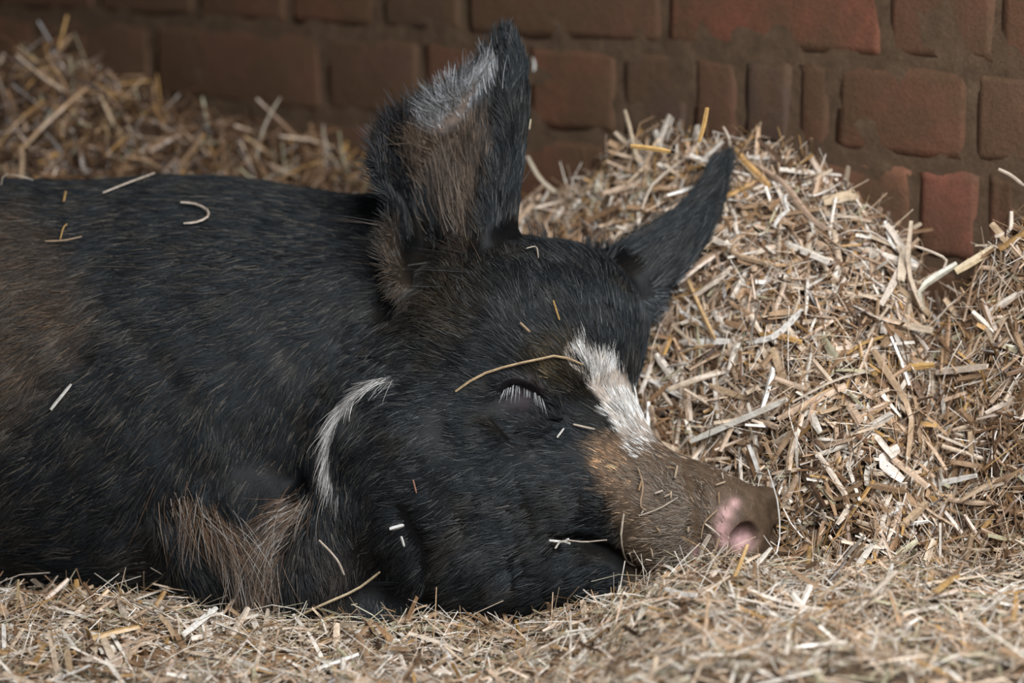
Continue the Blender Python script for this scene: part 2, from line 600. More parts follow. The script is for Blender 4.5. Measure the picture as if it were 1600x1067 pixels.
def surface_nets(f):
    ins = f < 0
    cs = ins[:-1, :-1, :-1].astype(np.int8)
    for dx in (0, 1):
        for dy in (0, 1):
            for dz in (0, 1):
                if dx + dy + dz:
                    cs = cs + ins[dx:ins.shape[0] - 1 + dx, dy:ins.shape[1] - 1 + dy, dz:ins.shape[2] - 1 + dz]
    act = np.argwhere((cs > 0) & (cs < 8))
    del cs
    ids = np.full(np.array(f.shape) - 1, -1, np.int32)
    ids[act[:, 0], act[:, 1], act[:, 2]] = np.arange(len(act))
    corners = np.array([(i, j, k) for i in (0, 1) for j in (0, 1) for k in (0, 1)])
    vals = np.stack([f[act[:, 0] + c[0], act[:, 1] + c[1], act[:, 2] + c[2]] for c in corners], 1)
    acc = np.zeros((len(act), 3)); cnt = np.zeros(len(act))
    for a in range(8):
        for b in range(a + 1, 8):
            if np.abs(corners[a] - corners[b]).sum() != 1: continue
            va, vb = vals[:, a], vals[:, b]
            m = (va < 0) != (vb < 0)
            t = np.where(m, va / np.where(m, va - vb, 1), 0)
            acc += np.where(m[:, None], corners[a] + t[:, None] * (corners[b] - corners[a]), 0)
            cnt += m
    verts = LO + CELL * (act + acc / cnt[:, None])
    quads = []
    for ax in range(3):
        sl0 = [slice(None)] * 3; sl1 = [slice(None)] * 3
        sl0[ax] = slice(0, -1); sl1[ax] = slice(1, None)
        a, b = ins[tuple(sl0)], ins[tuple(sl1)]
        e = np.argwhere(a != b)
        u, v = (ax + 1) % 3, (ax + 2) % 3
        ok = (e[:, u] > 0) & (e[:, v] > 0) & (e[:, u] < f.shape[u] - 1) & (e[:, v] < f.shape[v] - 1)
        e = e[ok]
        inside_first = a[e[:, 0], e[:, 1], e[:, 2]]
        du = np.zeros(3, int); du[u] = 1
        dv = np.zeros(3, int); dv[v] = 1
        g = lambda p: ids[p[:, 0], p[:, 1], p[:, 2]]
        qd = np.stack([g(e - du - dv), g(e - dv), g(e), g(e - du)], 1)
        qd = np.where(inside_first[:, None], qd, qd[:, ::-1])
        quads.append(qd)
    quads = np.vstack(quads)
    quads = quads[(quads >= 0).all(1)]
    return verts, quads


PV, PQ = surface_nets(FLD)
del FLD


def relax(V, Q, n, amt=0.5):
    E = np.vstack([Q[:, [0, 1]], Q[:, [1, 2]], Q[:, [2, 3]], Q[:, [3, 0]]])
    deg = np.bincount(E.ravel(), minlength=len(V))
    for _ in range(n):
        acc = np.zeros_like(V)
        for k in range(3):
            acc[:, k] = np.bincount(E[:, 0], V[E[:, 1], k], len(V)) + np.bincount(E[:, 1], V[E[:, 0], k], len(V))
        V = V + amt * (acc / np.maximum(deg, 1)[:, None] - V)
    return V


def vnormals(V, Q):
    fn = np.cross(V[Q[:, 2]] - V[Q[:, 0]], V[Q[:, 3]] - V[Q[:, 1]])
    n = np.zeros_like(V)
    for k in range(3):
        for j in range(4):
            n[:, k] += np.bincount(Q[:, j], fn[:, k], len(V))
    return n / np.maximum(np.linalg.norm(n, axis=1), 1e-9)[:, None]


PV = relax(PV, PQ, 3)
PN = vnormals(PV, PQ)
# the photo's y grows downwards: keep the outward side outward
if (PN * (PV - np.array([0, 620, -200.0]))).sum() < 0:
    PN = -PN

# creases, lids and folds pressed into the skin
EYE_SLIT = catmull([(786, 613), (800, 604), (824, 609), (845, 621), (859, 638), (867, 656)], 24)
MOUTH = [(1000, 905), (975, 880), (950, 862), (915, 848), (885, 850)]
CHEEK = [(700, 610), (690, 680), (676, 740)]
x, y, z = PV.T
vis = smooth01(20, 90, z)
d, t = seg_dist(x, y, EYE_SLIT)
lid_y = np.interp(x, EYE_SLIT[:, 0], EYE_SLIT[:, 1])
disp = -15 * np.exp(-((np.hypot(x - 824, y - 628)) / 52) ** 2)
disp += -13 * np.exp(-(np.hypot((x - 826), (y - lid_y - 4)) / 1e9) ** 2) * np.exp(-(d / 6.5) ** 2)
above = (y < lid_y) & (x > 770) & (x < 880)
disp += 9 * np.exp(-((d - 11) / 9) ** 2) * above
disp += 13 * np.exp(-((x - 822) / 30) ** 2 - ((y - 652) / 17) ** 2)
disp += -7 * np.exp(-(seg_dist(x, y, [(775, 655), (800, 682), (840, 690), (872, 672)])[0] / 8) ** 2)
disp += -2.5 * np.exp(-(seg_dist(x, y, CHEEK)[0] / 30) ** 2)
disp += -24 * np.exp(-(seg_dist(x, y, MOUTH)[0] / 13) ** 2)
disp += -8 * np.exp(-(seg_dist(x, y, [(640, 800), (668, 860), (672, 950)])[0] / 18) ** 2)
disp += -10 * np.exp(-(seg_dist(x, y, [(1075, 740), (1098, 790), (1092, 880)])[0] / 9) ** 2) * (x > 1000)
disp += 2.5 * vnoise(PV / 140.0, 11) + 0.6 * vnoise(PV / 40.0, 12)
PV = PV + PN * (disp * vis)[:, None]
PN2 = vnormals(PV, PQ)
PN = PN2 * np.sign((PN2 * PN).sum())

# ---- coat pattern (markings of the animal itself)
BLACK = np.array([0.0055, 0.0062, 0.0072])
BLAZE = [(908, 552), (935, 580), (962, 614), (988, 660), (1004, 692)]
CREST = [(612, 588), (572, 600), (540, 624), (521, 662), (512, 705), (514, 740), (526, 765)]
TUFT = [(268, 780), (318, 812), (366, 826), (405, 806), (462, 782), (452, 826), (425, 880), (412, 935), (388, 925), (320, 850)]
MUZZLE = [(938, 690), (985, 672), (1030, 690), (1110, 705), (1260, 740), (1260, 960), (1000, 960), (985, 870), (968, 810), (950, 760), (930, 720)]
FLANK = [(-300, 330), (60, 330), (120, 420), (165, 500), (120, 560), (60, 620), (0, 700), (-300, 760)]
EARWHITE = [(768, 104), (735, 120), (690, 150), (655, 178), (650, 205), (690, 208), (725, 195), (752, 168), (766, 140)]
EARTAN = [(760, 190), (650, 190), (632, 220), (645, 260), (690, 330), (720, 400), (742, 360), (755, 290)]
LOBE = [(600, 345), (622, 350), (625, 400), (640, 440), (660, 470), (625, 470), (600, 420)]
PINK = [((1134, 802), 11), ((1127, 826), 12), ((1130, 846), 9), ((1148, 786), 8), ((1090, 866), 12), ((1160, 845), 16)]


def coat(p, n):
    """hair colour and hair length at points (n x 3)"""
    x, y, z = p.T
    w1 = vnoise(p / 28.0, 21); w2 = vnoise(p / 90.0, 22)
    xj, yj = x + 7 * w1, y + 7 * vnoise(p / 28.0, 23)
    c = np.tile(BLACK, (len(p), 1))
    L = np.full(len(p), 34.0)

    def put(m, col):
        nonlocal c
        c = c * (1 - m[:, None]) + np.array(col) * m[:, None]
    put(0.5 * smooth01(0.1, 0.9, w2), (0.024, 0.018, 0.012))
    fr = z > 0
    put(0.75 * poly_mask(xj, yj, FLANK, 45), (0.058, 0.034, 0.017))
    # brownish bloom on the brow, the ear base and the lower leg
    put(0.6 * np.exp(-(np.hypot(x - 870, y - 575) / 38) ** 2) * fr, (0.085, 0.055, 0.018))
    put(0.5 * np.exp(-(np.hypot(x - 700, y - 470) / 70) ** 2) * fr, (0.05, 0.034, 0.018))
    put(0.4 * np.exp(-(np.hypot(x - 520, y - 880) / 60) ** 2) * fr, (0.036, 0.024, 0.018))
    mz = poly_mask(xj, yj, MUZZLE, 16) * (z > -60)
    put(mz, (0.120, 0.082, 0.052))
    put(mz * 0.75 * np.exp(-(np.hypot(x - 962, y - 728) / 38) ** 2), (0.46, 0.25, 0.12))
    put(mz * 0.5 * smooth01(1060, 1110, x), (0.20, 0.15, 0.115))
    put(mz * 0.6 * smooth01(0.0, 0.8, vnoise(p / 20.0, 27)), (0.055, 0.036, 0.024))
    put(mz * 0.5 * smooth01(0.1, 0.9, vnoise(p / 16.0, 28)), (0.27, 0.19, 0.13))
    d, t = seg_dist(xj, yj, BLAZE)
    wid = 8 + 17 * smooth01(0.0, 0.5, t)
    put(smooth01(1.15, 0.75, d / wid) * (z > -120), (0.70, 0.65, 0.59))
    d, t = seg_dist(x + 2.5 * w1, y, CREST)
    m = smooth01(1.2, 0.4, d / (2 + 5 * np.sin(np.pi * np.clip(t, 0.05, 0.95)))) * (z > -20) * smooth01(-0.9, 0.3, vnoise(p / 9.0, 25))
    put(m * 0.75, (0.50, 0.47, 0.44))
    L = L + 20 * m
    m = poly_mask(xj, yj, TUFT, 16) * (z > -80)
    put(m * 0.7 * smooth01(-0.6, 0.6, vnoise(p / 14.0, 26)), (0.088, 0.049, 0.027))
    L = L + 42 * m
    ear = (y < 460) & (z > -150)
    m = poly_mask(xj, yj, EARTAN, 18) * ear * (x < 775)
    put(m * 0.85, (0.12, 0.080, 0.054))
    m2 = poly_mask(xj, yj, EARWHITE, 14) * ear * (x < 790)
    put(m2 * 0.8, (0.42, 0.42, 0.43))
    L = L + 10 * np.maximum(m, m2)
    m = poly_mask(x, y, LOBE, 8) * (z > 0)
    put(m * 0.6, (0.085, 0.06, 0.042))
    m = np.exp(-(np.hypot((x - 1030), (y - 480)) / 34) ** 2) * (z < 20)
    put(0.5 * m, (0.16, 0.17, 0.18))
    L = np.where((x > 930) & (y > 660) & (z > -60), np.interp(x, [930, 990, 1110], [24, 18, 11]), L)
    L = np.where(x < 420, np.maximum(L, 42), L)
    e = np.exp(-(np.hypot(x - 822, y - 632) / 42) ** 2) * fr
    L = L * (1 - 0.72 * e)
    return c, L


def skin_col(p, n):
    c, _ = coat(p, n)
    x, y, z = p.T
    s = c * 0.45
    lum = c.mean(1)
    light = smooth01(0.08, 0.5, lum)
    s = s * (1 - light[:, None]) + np.array((0.20, 0.14, 0.105)) * light[:, None]
    mz = poly_mask(x, y, MUZZLE, 14) * (z > -60)
    mud = 0.85 + 0.13 * vnoise(p / 37.0, 51)
    s = s * (1 - mz[:, None]) + np.array((0.105, 0.070, 0.045)) * (mz * mud)[:, None]
    for (px, py), r in PINK:
        m = np.exp(-(np.hypot(x - px, y - py) / r) ** 2) * (z > 60) * 0.9
        s = s * (1 - m[:, None]) + np.array((0.56, 0.34, 0.33)) * m[:, None]
    d, t = seg_dist(x, y, BLAZE)
    m = smooth01(30, 20, d) * (z > -120) * smooth01(700, 660, y)
    s = s * (1 - m[:, None]) + np.array((0.50, 0.43, 0.37)) * m[:, None]
    m = np.exp(-(((p - (NOST1 - nn * 12)) / 15) ** 2).sum(1))
    s = s * (1 - 0.5 * m[:, None]) + np.array((0.60, 0.42, 0.47)) * 0.5 * m[:, None]
    m = np.exp(-(np.hypot(x - 822, y - 622) / 34) ** 2) * (z > 0)
    s = s * (1 - 0.6 * m[:, None]) + np.array((0.045, 0.036, 0.042)) * 0.6 * m[:, None]
    return s


pig = link('pig', None)
pig.location = tuple(W(100, 960, -250)); pig.location.z = 0
tag(pig, 'black and tan pig with a white blaze asleep on its belly in the straw', 'pig')
PW = W(*PV.T)
base = np.array(pig.location)
flip = np.cross(PW[PQ[:, 1]] - PW[PQ[:, 0]], PW[PQ[:, 2]] - PW[PQ[:, 0]])
cen = PW[PQ].mean(1)
facen = PN[PQ].mean(1)
wn = np.column_stack([facen[:, 0], facen[:, 2] * -1, -facen[:, 1]])
if (flip * wn).sum() < 0:
    PQ = PQ[:, ::-1]
body = link('body', np_mesh('pig_body', PW - base, quads=PQ, mats=[SKIN], colors=skin_col(PV, PN)), pig)
PIG_TREE = BVHTree.FromPolygons([tuple(v) for v in PV], [tuple(q_) for q_ in PQ.tolist()])


def pig_z(px, py):
    h = PIG_TREE.ray_cast(Vector((px, py, 1000)), Vector((0, 0, -1)))
    return (h[0].z, np.array(h[1])) if h[0] is not None else (None, None)


# ---- hair: flow directions of the tips at photo points
FLOW = np.array([
    (-300, 400, -1, .25), (-300, 800, -.9, .4), (100, 290, -1, .12), (100, 450, -.9, .42), (100, 640, -.8, .6), (300, 390, -1, .15), (300, 540, -.92, .36),
    (450, 340, -1, .1), (450, 480, -.85, .5), (330, 680, -.45, .9), (480, 640, -.5, .85), (150, 800, -.85, .5), (60, 880, -1, .3), (240, 720, -.72, .68), (560, 480, -.8, .5),
    (282, 800, .5, .85), (325, 850, .55, .8), (375, 905, .5, .85), (462, 795, -.78, .62), (430, 830, -.45, .88), (412, 900, -.05, 1), (215, 860, -.9, .4),
    (500, 850, .1, 1), (550, 920, .15, 1), (495, 780, .3, .9),
    (600, 590, -.85, .45), (540, 630, -.55, .85), (514, 720, -.12, 1), (560, 700, -.75, .65), (620, 700, -.92, .4), (650, 780, -.88, .45), (750, 790, -.95, .3), (880, 740, -.93, .28),
    (600, 840, -.7, .7), (700, 900, -.7, .7), (840, 900, -.9, .4), (760, 690, -.97, .2), (660, 600, -.97, .1),
    (750, 530, -.85, -.4), (680, 510, -.9, -.25), (830, 480, -.35, -.93), (890, 420, -.2, -1), (960, 520, -.1, -1), (720, 450, -.6, -.8), (850, 560, -.75, -.6), (900, 620, -.7, -.6), (870, 400, -.25, -1),
    (920, 560, -.45, -.9), (970, 640, -.6, -.8), (955, 710, -.85, -.4), (930, 660, -.9, -.3),
    (1050, 750, -.75, -.6), (1050, 830, -.95, .1), (1000, 860, -.8, .5), (1120, 770, -.6, -.7),
    (760, 180, -.35, -.95), (700, 200, -.5, -.87), (645, 235, -.68, -.73), (600, 285, -.9, -.35), (690, 320, -.4, -.9), (620, 380, -.7, -.5), (803, 140, .02, -1), (800, 300, 0, -1), (640, 440, -.6, .3), (740, 400, -.3, -.95), (790, 80, -.1, -1),
    (990, 430, .7, -.7), (1095, 320, .6, -.8), (1035, 470, .55, .3), (1125, 265, .5, -.85)], float)


def flow_dir(p):
    out = np.zeros((len(p), 2))
    for i in range(0, len(p), 40000):
        q_ = p[i:i + 40000, :2]
        d2 = ((q_[:, None, :] - FLOW[None, :, :2]) ** 2).sum(2) + 60
        w = d2 ** -1.8
        out[i:i + 40000] = (w[:, :, None] * FLOW[None, :, 2:]).sum(1) / w.sum(1)[:, None]
    return out / np.maximum(np.linalg.norm(out, axis=1), 1e-6)[:, None]


def sample_skin(n, weight):
    """n random points on the body, triangles weighted by area * weight(centre, normal)"""
    T = np.vstack([PQ[:, [0, 1, 2]], PQ[:, [0, 2, 3]]])
    a, b, c = PV[T[:, 0]], PV[T[:, 1]], PV[T[:, 2]]
    ar = np.linalg.norm(np.cross(b - a, c - a), axis=1)
    w = ar * weight((a + b + c) / 3, PN[T[:, 0]])
    k = rng.choice(len(T), n, p=w / w.sum())
    r1, r2 = np.sqrt(rng.random(n)), rng.random(n)
    u, v, q_ = (1 - r1)[:, None], (r1 * (1 - r2))[:, None], (r1 * r2)[:, None]
    p = u * a[k] + v * b[k] + q_ * c[k]
    nrm = u * PN[T[k, 0]] + v * PN[T[k, 1]] + q_ * PN[T[k, 2]]
    return p, nrm / np.linalg.norm(nrm, axis=1)[:, None]


def hair_object(name, P3, rad, col, npts, parent=pig, label=None):
    """P3: n x npts x 3 in pixel space"""
    n = len(P3)
    hc = bpy.data.hair_curves.new(name)
    hc.add_curves([npts] * n)
    co = W(P3[..., 0].ravel(), P3[..., 1].ravel(), P3[..., 2].ravel()) - base
    hc.attributes['position'].data.foreach_set('vector', co.astype(np.float32).ravel())
    ra = hc.attributes.get('radius') or hc.attributes.new('radius', 'FLOAT', 'POINT')
    taper = np.linspace(1, 0, npts) ** 0.7 * 0.85 + 0.15
    ra.data.foreach_set('value', (np.asarray(rad)[:, None] * taper[None, :]).astype(np.float32).ravel())
    ca = hc.attributes.new('col', 'FLOAT_COLOR', 'CURVE')
    c4 = np.ones((n, 4), np.float32); c4[:, :3] = np.clip(col, 0.0015, 0.95)
    ca.data.foreach_set('color', c4.ravel())
    hc.materials.append(HAIR)
    o = link(name, hc, parent)
    tag(o, label=label, kind='stuff')
    return o


def grow(p, n, L, col, npts=5, lift=0.13, spread=0.16, flow=None):
    m = len(p)
    f = flow_dir(p) if flow is None else flow
    ang = spread * rng.normal(size=m) + 0.26 * vnoise(p / 70.0, 31) + 0.10 * vnoise(p / 18.0, 32)
    ca, sa = np.cos(ang), np.sin(ang)
    f = np.column_stack([f[:, 0] * ca - f[:, 1] * sa, f[:, 0] * sa + f[:, 1] * ca, np.zeros(m)])
    t = f - n * (f * n).sum(1)[:, None]
    tl = np.linalg.norm(t, axis=1)[:, None]
    t = np.where(tl > 0.12, t / np.maximum(tl, 1e-6), f)
    side = np.cross(n, t)
    lf = lift * rng.uniform(0.3, 1.5, m)
    curl = rng.normal(size=m) * 0.14
    s_ = np.linspace(0, 1, npts)
    P3 = np.zeros((m, npts, 3))
    for i, si in enumerate(s_):
        up = np.sin(lf) * si * (1.15 - 0.55 * si)
        P3[:, i] = p - n * 1.0 + L[:, None] * (t * (si * np.cos(lf))[:, None] + n * up[:, None] + side * (curl * si * si)[:, None])
    # locks: hairs of one small patch lean together towards their common tip
    key = np.floor((p + 3 * np.column_stack([vnoise(p / 9.0, 33), vnoise(p / 9.0, 34), vnoise(p / 9.0, 35)])) / 11.0).astype(np.int64)
    key = (key[:, 0] * 73856093) ^ (key[:, 1] * 19349663) ^ (key[:, 2] * 83492791)
    _, inv = np.unique(key, return_inverse=True)
    inv = inv.ravel()
    cnt = np.bincount(inv)
    for i, si in enumerate(s_):
        mean = np.column_stack([np.bincount(inv, P3[:, i, k]) / cnt for k in range(3)])[inv]
        P3[:, i] += (mean - P3[:, i]) * (0.35 * si ** 1.2)
    return P3


def weight_all(c, n):
    w = np.where(n[:, 2] > -0.3, 1.0, 0.22)
    w = w * np.interp(c[:, 0], [-900, -250, -60, 10], [0.08, 0.15, 0.6, 1.0])
    w = w * np.where(c[:, 1] > 985, 0.15, 1)
    nose = (((c - NC) @ nn) > -14) & (np.linalg.norm(c - NC, axis=1) < 80)
    w = np.where(nose, 0.0, w)
    e = np.exp(-(np.hypot(c[:, 0] - 824, c[:, 1] - 620) / 26) ** 2) * (c[:, 2] > 0)
    w = w * (1 - 0.85 * e)
    hd = smooth01(470, 560, c[:, 0])
    return w * (1 + 0.6 * hd)


NHAIR = 240000
hp, hn = sample_skin(NHAIR, weight_all)
hcol, hL = coat(hp, hn)
hL = hL * rng.uniform(0.6, 1.25, NHAIR)
bright = np.exp(rng.normal(0, 0.4, NHAIR))
# locks of a few hairs share their tone
lk = np.floor((hp + 2.5 * np.column_stack([vnoise(hp / 8.0, 41), vnoise(hp / 8.0, 42), vnoise(hp / 8.0, 43)])) / 6.0).astype(np.int64)
lk = np.abs((lk[:, 0] * 73856093) ^ (lk[:, 1] * 19349663) ^ (lk[:, 2] * 83492791)) % 99991
tone = rng.normal(0, 0.5, 99991)
pale_lock = rng.random(99991) < 0.16
bright = bright * np.exp(tone[lk])
odd = (rng.random(NHAIR) < np.where(pale_lock[lk], 0.5, 0.07)) & (hcol.mean(1) < 0.05)
hcol = hcol * bright[:, None]
hcol[odd] = (np.array((0.085, 0.070, 0.054)) + smooth01(500, 620, hp[odd, 0])[:, None] * np.array((-0.014, -0.002, 0.010))) * rng.uniform(0.35, 1.6, odd.sum())[:, None]  # paler strands, cooler on the head: coat highlights put into hair colour
isear = (hp[:, 1] < 450) & (hp[:, 0] > 575) & (hp[:, 0] < 830) | ((hp[:, 0] > 985) & (hp[:, 1] < 560))
ismuz = (hp[:, 0] > 925) & (hp[:, 1] > 650) & ~isear
istuft = (poly_mask(hp[:, 0], hp[:, 1], TUFT, 16) > 0.5) & (hp[:, 2] > -80)
iscrest = (seg_dist(hp[:, 0], hp[:, 1], CREST)[0] < 16) & (hp[:, 2] > -20) & (hcol.mean(1) > 0.15)
rest = ~(isear | ismuz | istuft | iscrest)
P3 = grow(hp, hn, hL, hcol)
rad = rng.uniform(0.00014, 0.00030, NHAIR)
for nm, m, lab in (('coat', rest, 'black bristly coat'), ('ear_hair', isear, 'dark ear hair with a white and tan inner patch'), ('muzzle_bristles', ismuz, 'short tan bristles on the muzzle and white blaze'),
                   ('elbow_tuft', istuft, 'long tan hair on the folded foreleg'), ('jowl_crest', iscrest, 'white hair along the edge of the jowl')):
    hair_object(nm, P3[m], rad[m], hcol[m], 5, label=lab)

# longer hair: fringe of the near ear, the crest, the tuft, the shoulder
def extra(n, poly_pts, width, Lr, col, lift, spread, nm, lab, zmin=-60, rad_=(0.00012, 0.0002)):
    C_ = catmull(poly_pts, 200)
    k = rng.integers(0, 200, n)
    xy = C_[k, :2] + rng.normal(0, width, (n, 2))
    P, N = [], []
    for a in xy:
        zz_, nr = pig_z(a[0], a[1])
        if zz_ is not None and zz_ > zmin:
            P.append((a[0], a[1], zz_)); N.append(nr)
    P, N = np.array(P), np.array(N)
    N = np.where(N[:, 2:3] < 0, -N, N)
    m = len(P)
    c = np.array(col)[rng.integers(0, len(col), m)] * rng.uniform(0.7, 1.25, (m, 1))
    return hair_object(nm, grow(P, N, rng.uniform(*Lr, m), c, 6, lift, spread), rng.uniform(*rad_, m), c, 6, label=lab)


WHT, TAN, BLK = [(0.66, 0.63, 0.60), (0.44, 0.41, 0.38), (0.25, 0.23, 0.21)], [(0.15, 0.082, 0.044), (0.11, 0.060, 0.034), (0.22, 0.14, 0.085), (0.40, 0.36, 0.32), (0.05, 0.035, 0.025)], [(0.014, 0.014, 0.016), (0.03, 0.024, 0.02)]
extra(230, [(625, 586), (580, 597), (543, 622), (522, 660), (513, 700), (516, 745)], 3.0, (36, 68), WHT, 0.3, 0.3, 'crest_guard_hair', 'long white hair fringing the jowl')
extra(380, [(275, 775), (320, 800), (360, 830), (385, 880)], 14, (70, 130), TAN, 0.3, 0.22, 'tuft_guard_hair', 'long tan and silver hair of the elbow')
extra(420, [(478, 778), (450, 800), (428, 840), (415, 890)], 12, (60, 110), TAN, 0.3, 0.25, 'tuft_guard_hair', 'long tan hair on the front of the elbow')
extra(420, [(640, 182), (620, 196), (603, 220), (592, 245), (590, 270)], 6, (32, 62), BLK + [(0.10, 0.10, 0.11)], 0.35, 0.25, 'ear_fringe', 'dark fringe along the ear edge', -200)
extra(520, [(766, 122), (738, 148), (705, 172), (672, 196)], 10, (34, 62), [(0.55, 0.56, 0.58), (0.36, 0.35, 0.34), (0.2, 0.18, 0.16)], 0.3, 0.2, 'ear_fringe', 'pale hair inside the ear', -200)
extra(500, [(720, 360), (690, 300), (670, 260), (650, 230)], 18, (50, 95), [(0.12, 0.08, 0.055), (0.24, 0.18, 0.135), (0.05, 0.035, 0.026)], 0.35, 0.25, 'ear_fringe', 'brown hair inside the ear', -200)
extra(1700, [(1000, 720), (1040, 760), (1060, 800), (1050, 840), (1080, 870), (1100, 770)], 24, (13, 27), [(0.30, 0.25, 0.20), (0.22, 0.155, 0.105), (0.09, 0.062, 0.042)], 0.35, 0.4, 'snout_whiskers', 'pale stiff bristles on the snout', 0, (0.00011, 0.0002))
extra(260, [(915, 565), (940, 592), (965, 625), (988, 662), (1000, 685)], 9, (22, 40), WHT, 0.4, 0.25, 'blaze_hair', 'white hair of the blaze', -60)
# eyelashes: pale lashes hanging from the upper lid
lash = []
for i in range(46):
    t = rng.random() ** 0.9 * 0.72
    a = EYE_SLIT[int(t * 23)] + rng.normal(0, 1.2, 2)
    zz_, _ = pig_z(a[0], a[1] - 2)
    Ls = rng.uniform(14, 30)
    dx = np.interp(t, [0, 0.2, 0.5, 0.72], [-0.55, -0.15, 0.1, 0.3]) + rng.normal(0, 0.08)
    sx = np.linspace(0, 1, 6)
    lash.append(np.column_stack([a[0] + dx * Ls * sx, a[1] + Ls * sx, zz_ + 2 + Ls * (0.75 * sx - 0.5 * sx * sx)]))
lash = np.array(lash)
hair_object('eyelashes', lash, np.full(46, 0.00017), np.tile((0.42, 0.41, 0.40), (46, 1)) * rng.uniform(0.5, 1.2, (46, 1)), 6, label='pale eyelashes under the closed lid')

# ------------------------------------------------------------------ straw
STRAW_COLS = np.array([(0.60, 0.47, 0.345), (0.76, 0.69, 0.60), (0.42, 0.275, 0.165), (0.30, 0.18, 0.10), (0.46, 0.27, 0.10), (0.17, 0.095, 0.05), (0.54, 0.39, 0.275), (0.40, 0.36, 0.24), (0.075, 0.042, 0.024)])


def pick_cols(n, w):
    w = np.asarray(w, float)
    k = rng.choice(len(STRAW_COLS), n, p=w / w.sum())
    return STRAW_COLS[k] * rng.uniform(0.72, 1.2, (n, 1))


def straw_arrays(c, d, nrm, L, wd, th, bend, rings=4):
    """flattened prisms: centre, direction, up normal (n x 3), length, width, thickness, bend"""
    m = len(c)
    d = d / np.linalg.norm(d, axis=1)[:, None]
    sd_ = np.cross(nrm, d); sd_ /= np.maximum(np.linalg.norm(sd_, axis=1), 1e-9)[:, None]
    up = np.cross(d, sd_)
    s_ = np.linspace(-0.5, 0.5, rings)
    tw = rng.normal(0, 0.5, m)
    kink = rng.normal(0, 0.5, m)
    V = np.zeros((m, rings, 3, 3))
    for i, si in enumerate(s_):
        o = c + d * (si * L)[:, None] + up * (bend * L * (0.25 - si * si))[:, None] + sd_ * (kink * bend * L * (0.25 - si * si))[:, None]
        a = tw * si
        sa, ca = np.sin(a)[:, None], np.cos(a)[:, None]
        s2, u2 = sd_ * ca + up * sa, up * ca - sd_ * sa
        wf = wd * rng.uniform(0.75, 1.1, m) * (0.8 if i in (0, rings - 1) else 1)
        V[:, i, 0] = o - s2 * (wf / 2)[:, None]
        V[:, i, 1] = o + s2 * (wf / 2)[:, None]
        V[:, i, 2] = o + u2 * th[:, None] + s2 * (wf * 0.1)[:, None]
    nv = rings * 3
    off = (np.arange(m) * nv)[:, None]
    Q = []
    for i in range(rings - 1):
        for j in range(3):
            j2 = (j + 1) % 3
            Q.append(off + np.array([[i * 3 + j, i * 3 + j2, i * 3 + 3 + j2, i * 3 + 3 + j]]))
    Q = np.concatenate(Q)
    e = (rings - 1) * 3
    T = np.concatenate([off + np.array([[0, 2, 1]]), off + np.array([[e, e + 1, e + 2]])])
    return V.reshape(-1, 3), Q, T


def straw_stuff(name, base_v, base_q, parts, label, cat):
    """one heap: a packed base surface and its chopped straw in one mesh"""
    V, Q, T, C_, mi = [base_v], [base_q], [], [np.full((len(base_v), 3), 0.1)], []
    n = len(base_v)
    for (v, q_, t, col) in parts:
        V.append(v); Q.append(q_ + n); T.append(t + n); n += len(v)
        C_.append(np.repeat(col, len(v) // len(col), axis=0))
    Q = np.concatenate(Q); T = np.concatenate(T)
    me = np_mesh(name, np.concatenate(V), quads=Q, tris=T, mats=[LITTER, STRAW], smooth=False, colors=np.concatenate(C_))
    ids = np.ones(len(Q) + len(T), np.int32); ids[:len(base_q)] = 0
    me.polygons.foreach_set('material_index', ids)
    return tag(link(name, me), label, cat, kind='stuff')


def tangent_dirs(nrm, prefer=None, amt=0.0, tilt=0.25):
    m = len(nrm)
    r = rng.normal(size=(m, 3))
    r /= np.linalg.norm(r, axis=1)[:, None]
    if prefer is not None:
        sg = np.sign(rng.normal(size=m))[:, None]
        r = r + np.asarray(prefer) * sg * amt
    t = r - nrm * (r * nrm).sum(1)[:, None]
    t /= np.maximum(np.linalg.norm(t, axis=1), 1e-9)[:, None]
    t = t + nrm * (rng.normal(0, tilt, m))[:, None]
    return t / np.linalg.norm(t, axis=1)[:, None]


class Sheet:
    """a heap's surface as a grid of world points; samples give point + outward normal"""
    def __init__(self, G, toward=(0, -1, 0.6)):
        self.G = G
        nv_, nu_ = G.shape[:2]
        I = np.arange(nu_ * nv_).reshape(nv_, nu_)
        self.Q = np.stack([I[:-1, :-1], I[:-1, 1:], I[1:, 1:], I[1:, :-1]], -1).reshape(-1, 4)
        V = G.reshape(-1, 3)
        n = np.cross(V[self.Q[:, 2]] - V[self.Q[:, 0]], V[self.Q[:, 3]] - V[self.Q[:, 1]])
        self.ar = np.linalg.norm(n, axis=1)
        n /= np.maximum(self.ar, 1e-12)[:, None]
        if (n @ np.array(toward)).mean() < 0:
            n = -n; self.Q = self.Q[:, ::-1]
        self.N = n; self.V = V

    def sample(self, m, weight=None):
        w = self.ar * (weight(self.V[self.Q].mean(1)) if weight is not None else 1)
        k = rng.choice(len(self.Q), m, p=w / w.sum())
        u, v = rng.random((m, 1)), rng.random((m, 1))
        q_ = self.Q[k]; V = self.V
        p = V[q_[:, 0]] * (1 - u) * (1 - v) + V[q_[:, 1]] * u * (1 - v) + V[q_[:, 2]] * u * v + V[q_[:, 3]] * (1 - u) * v
        return p, self.N[k]


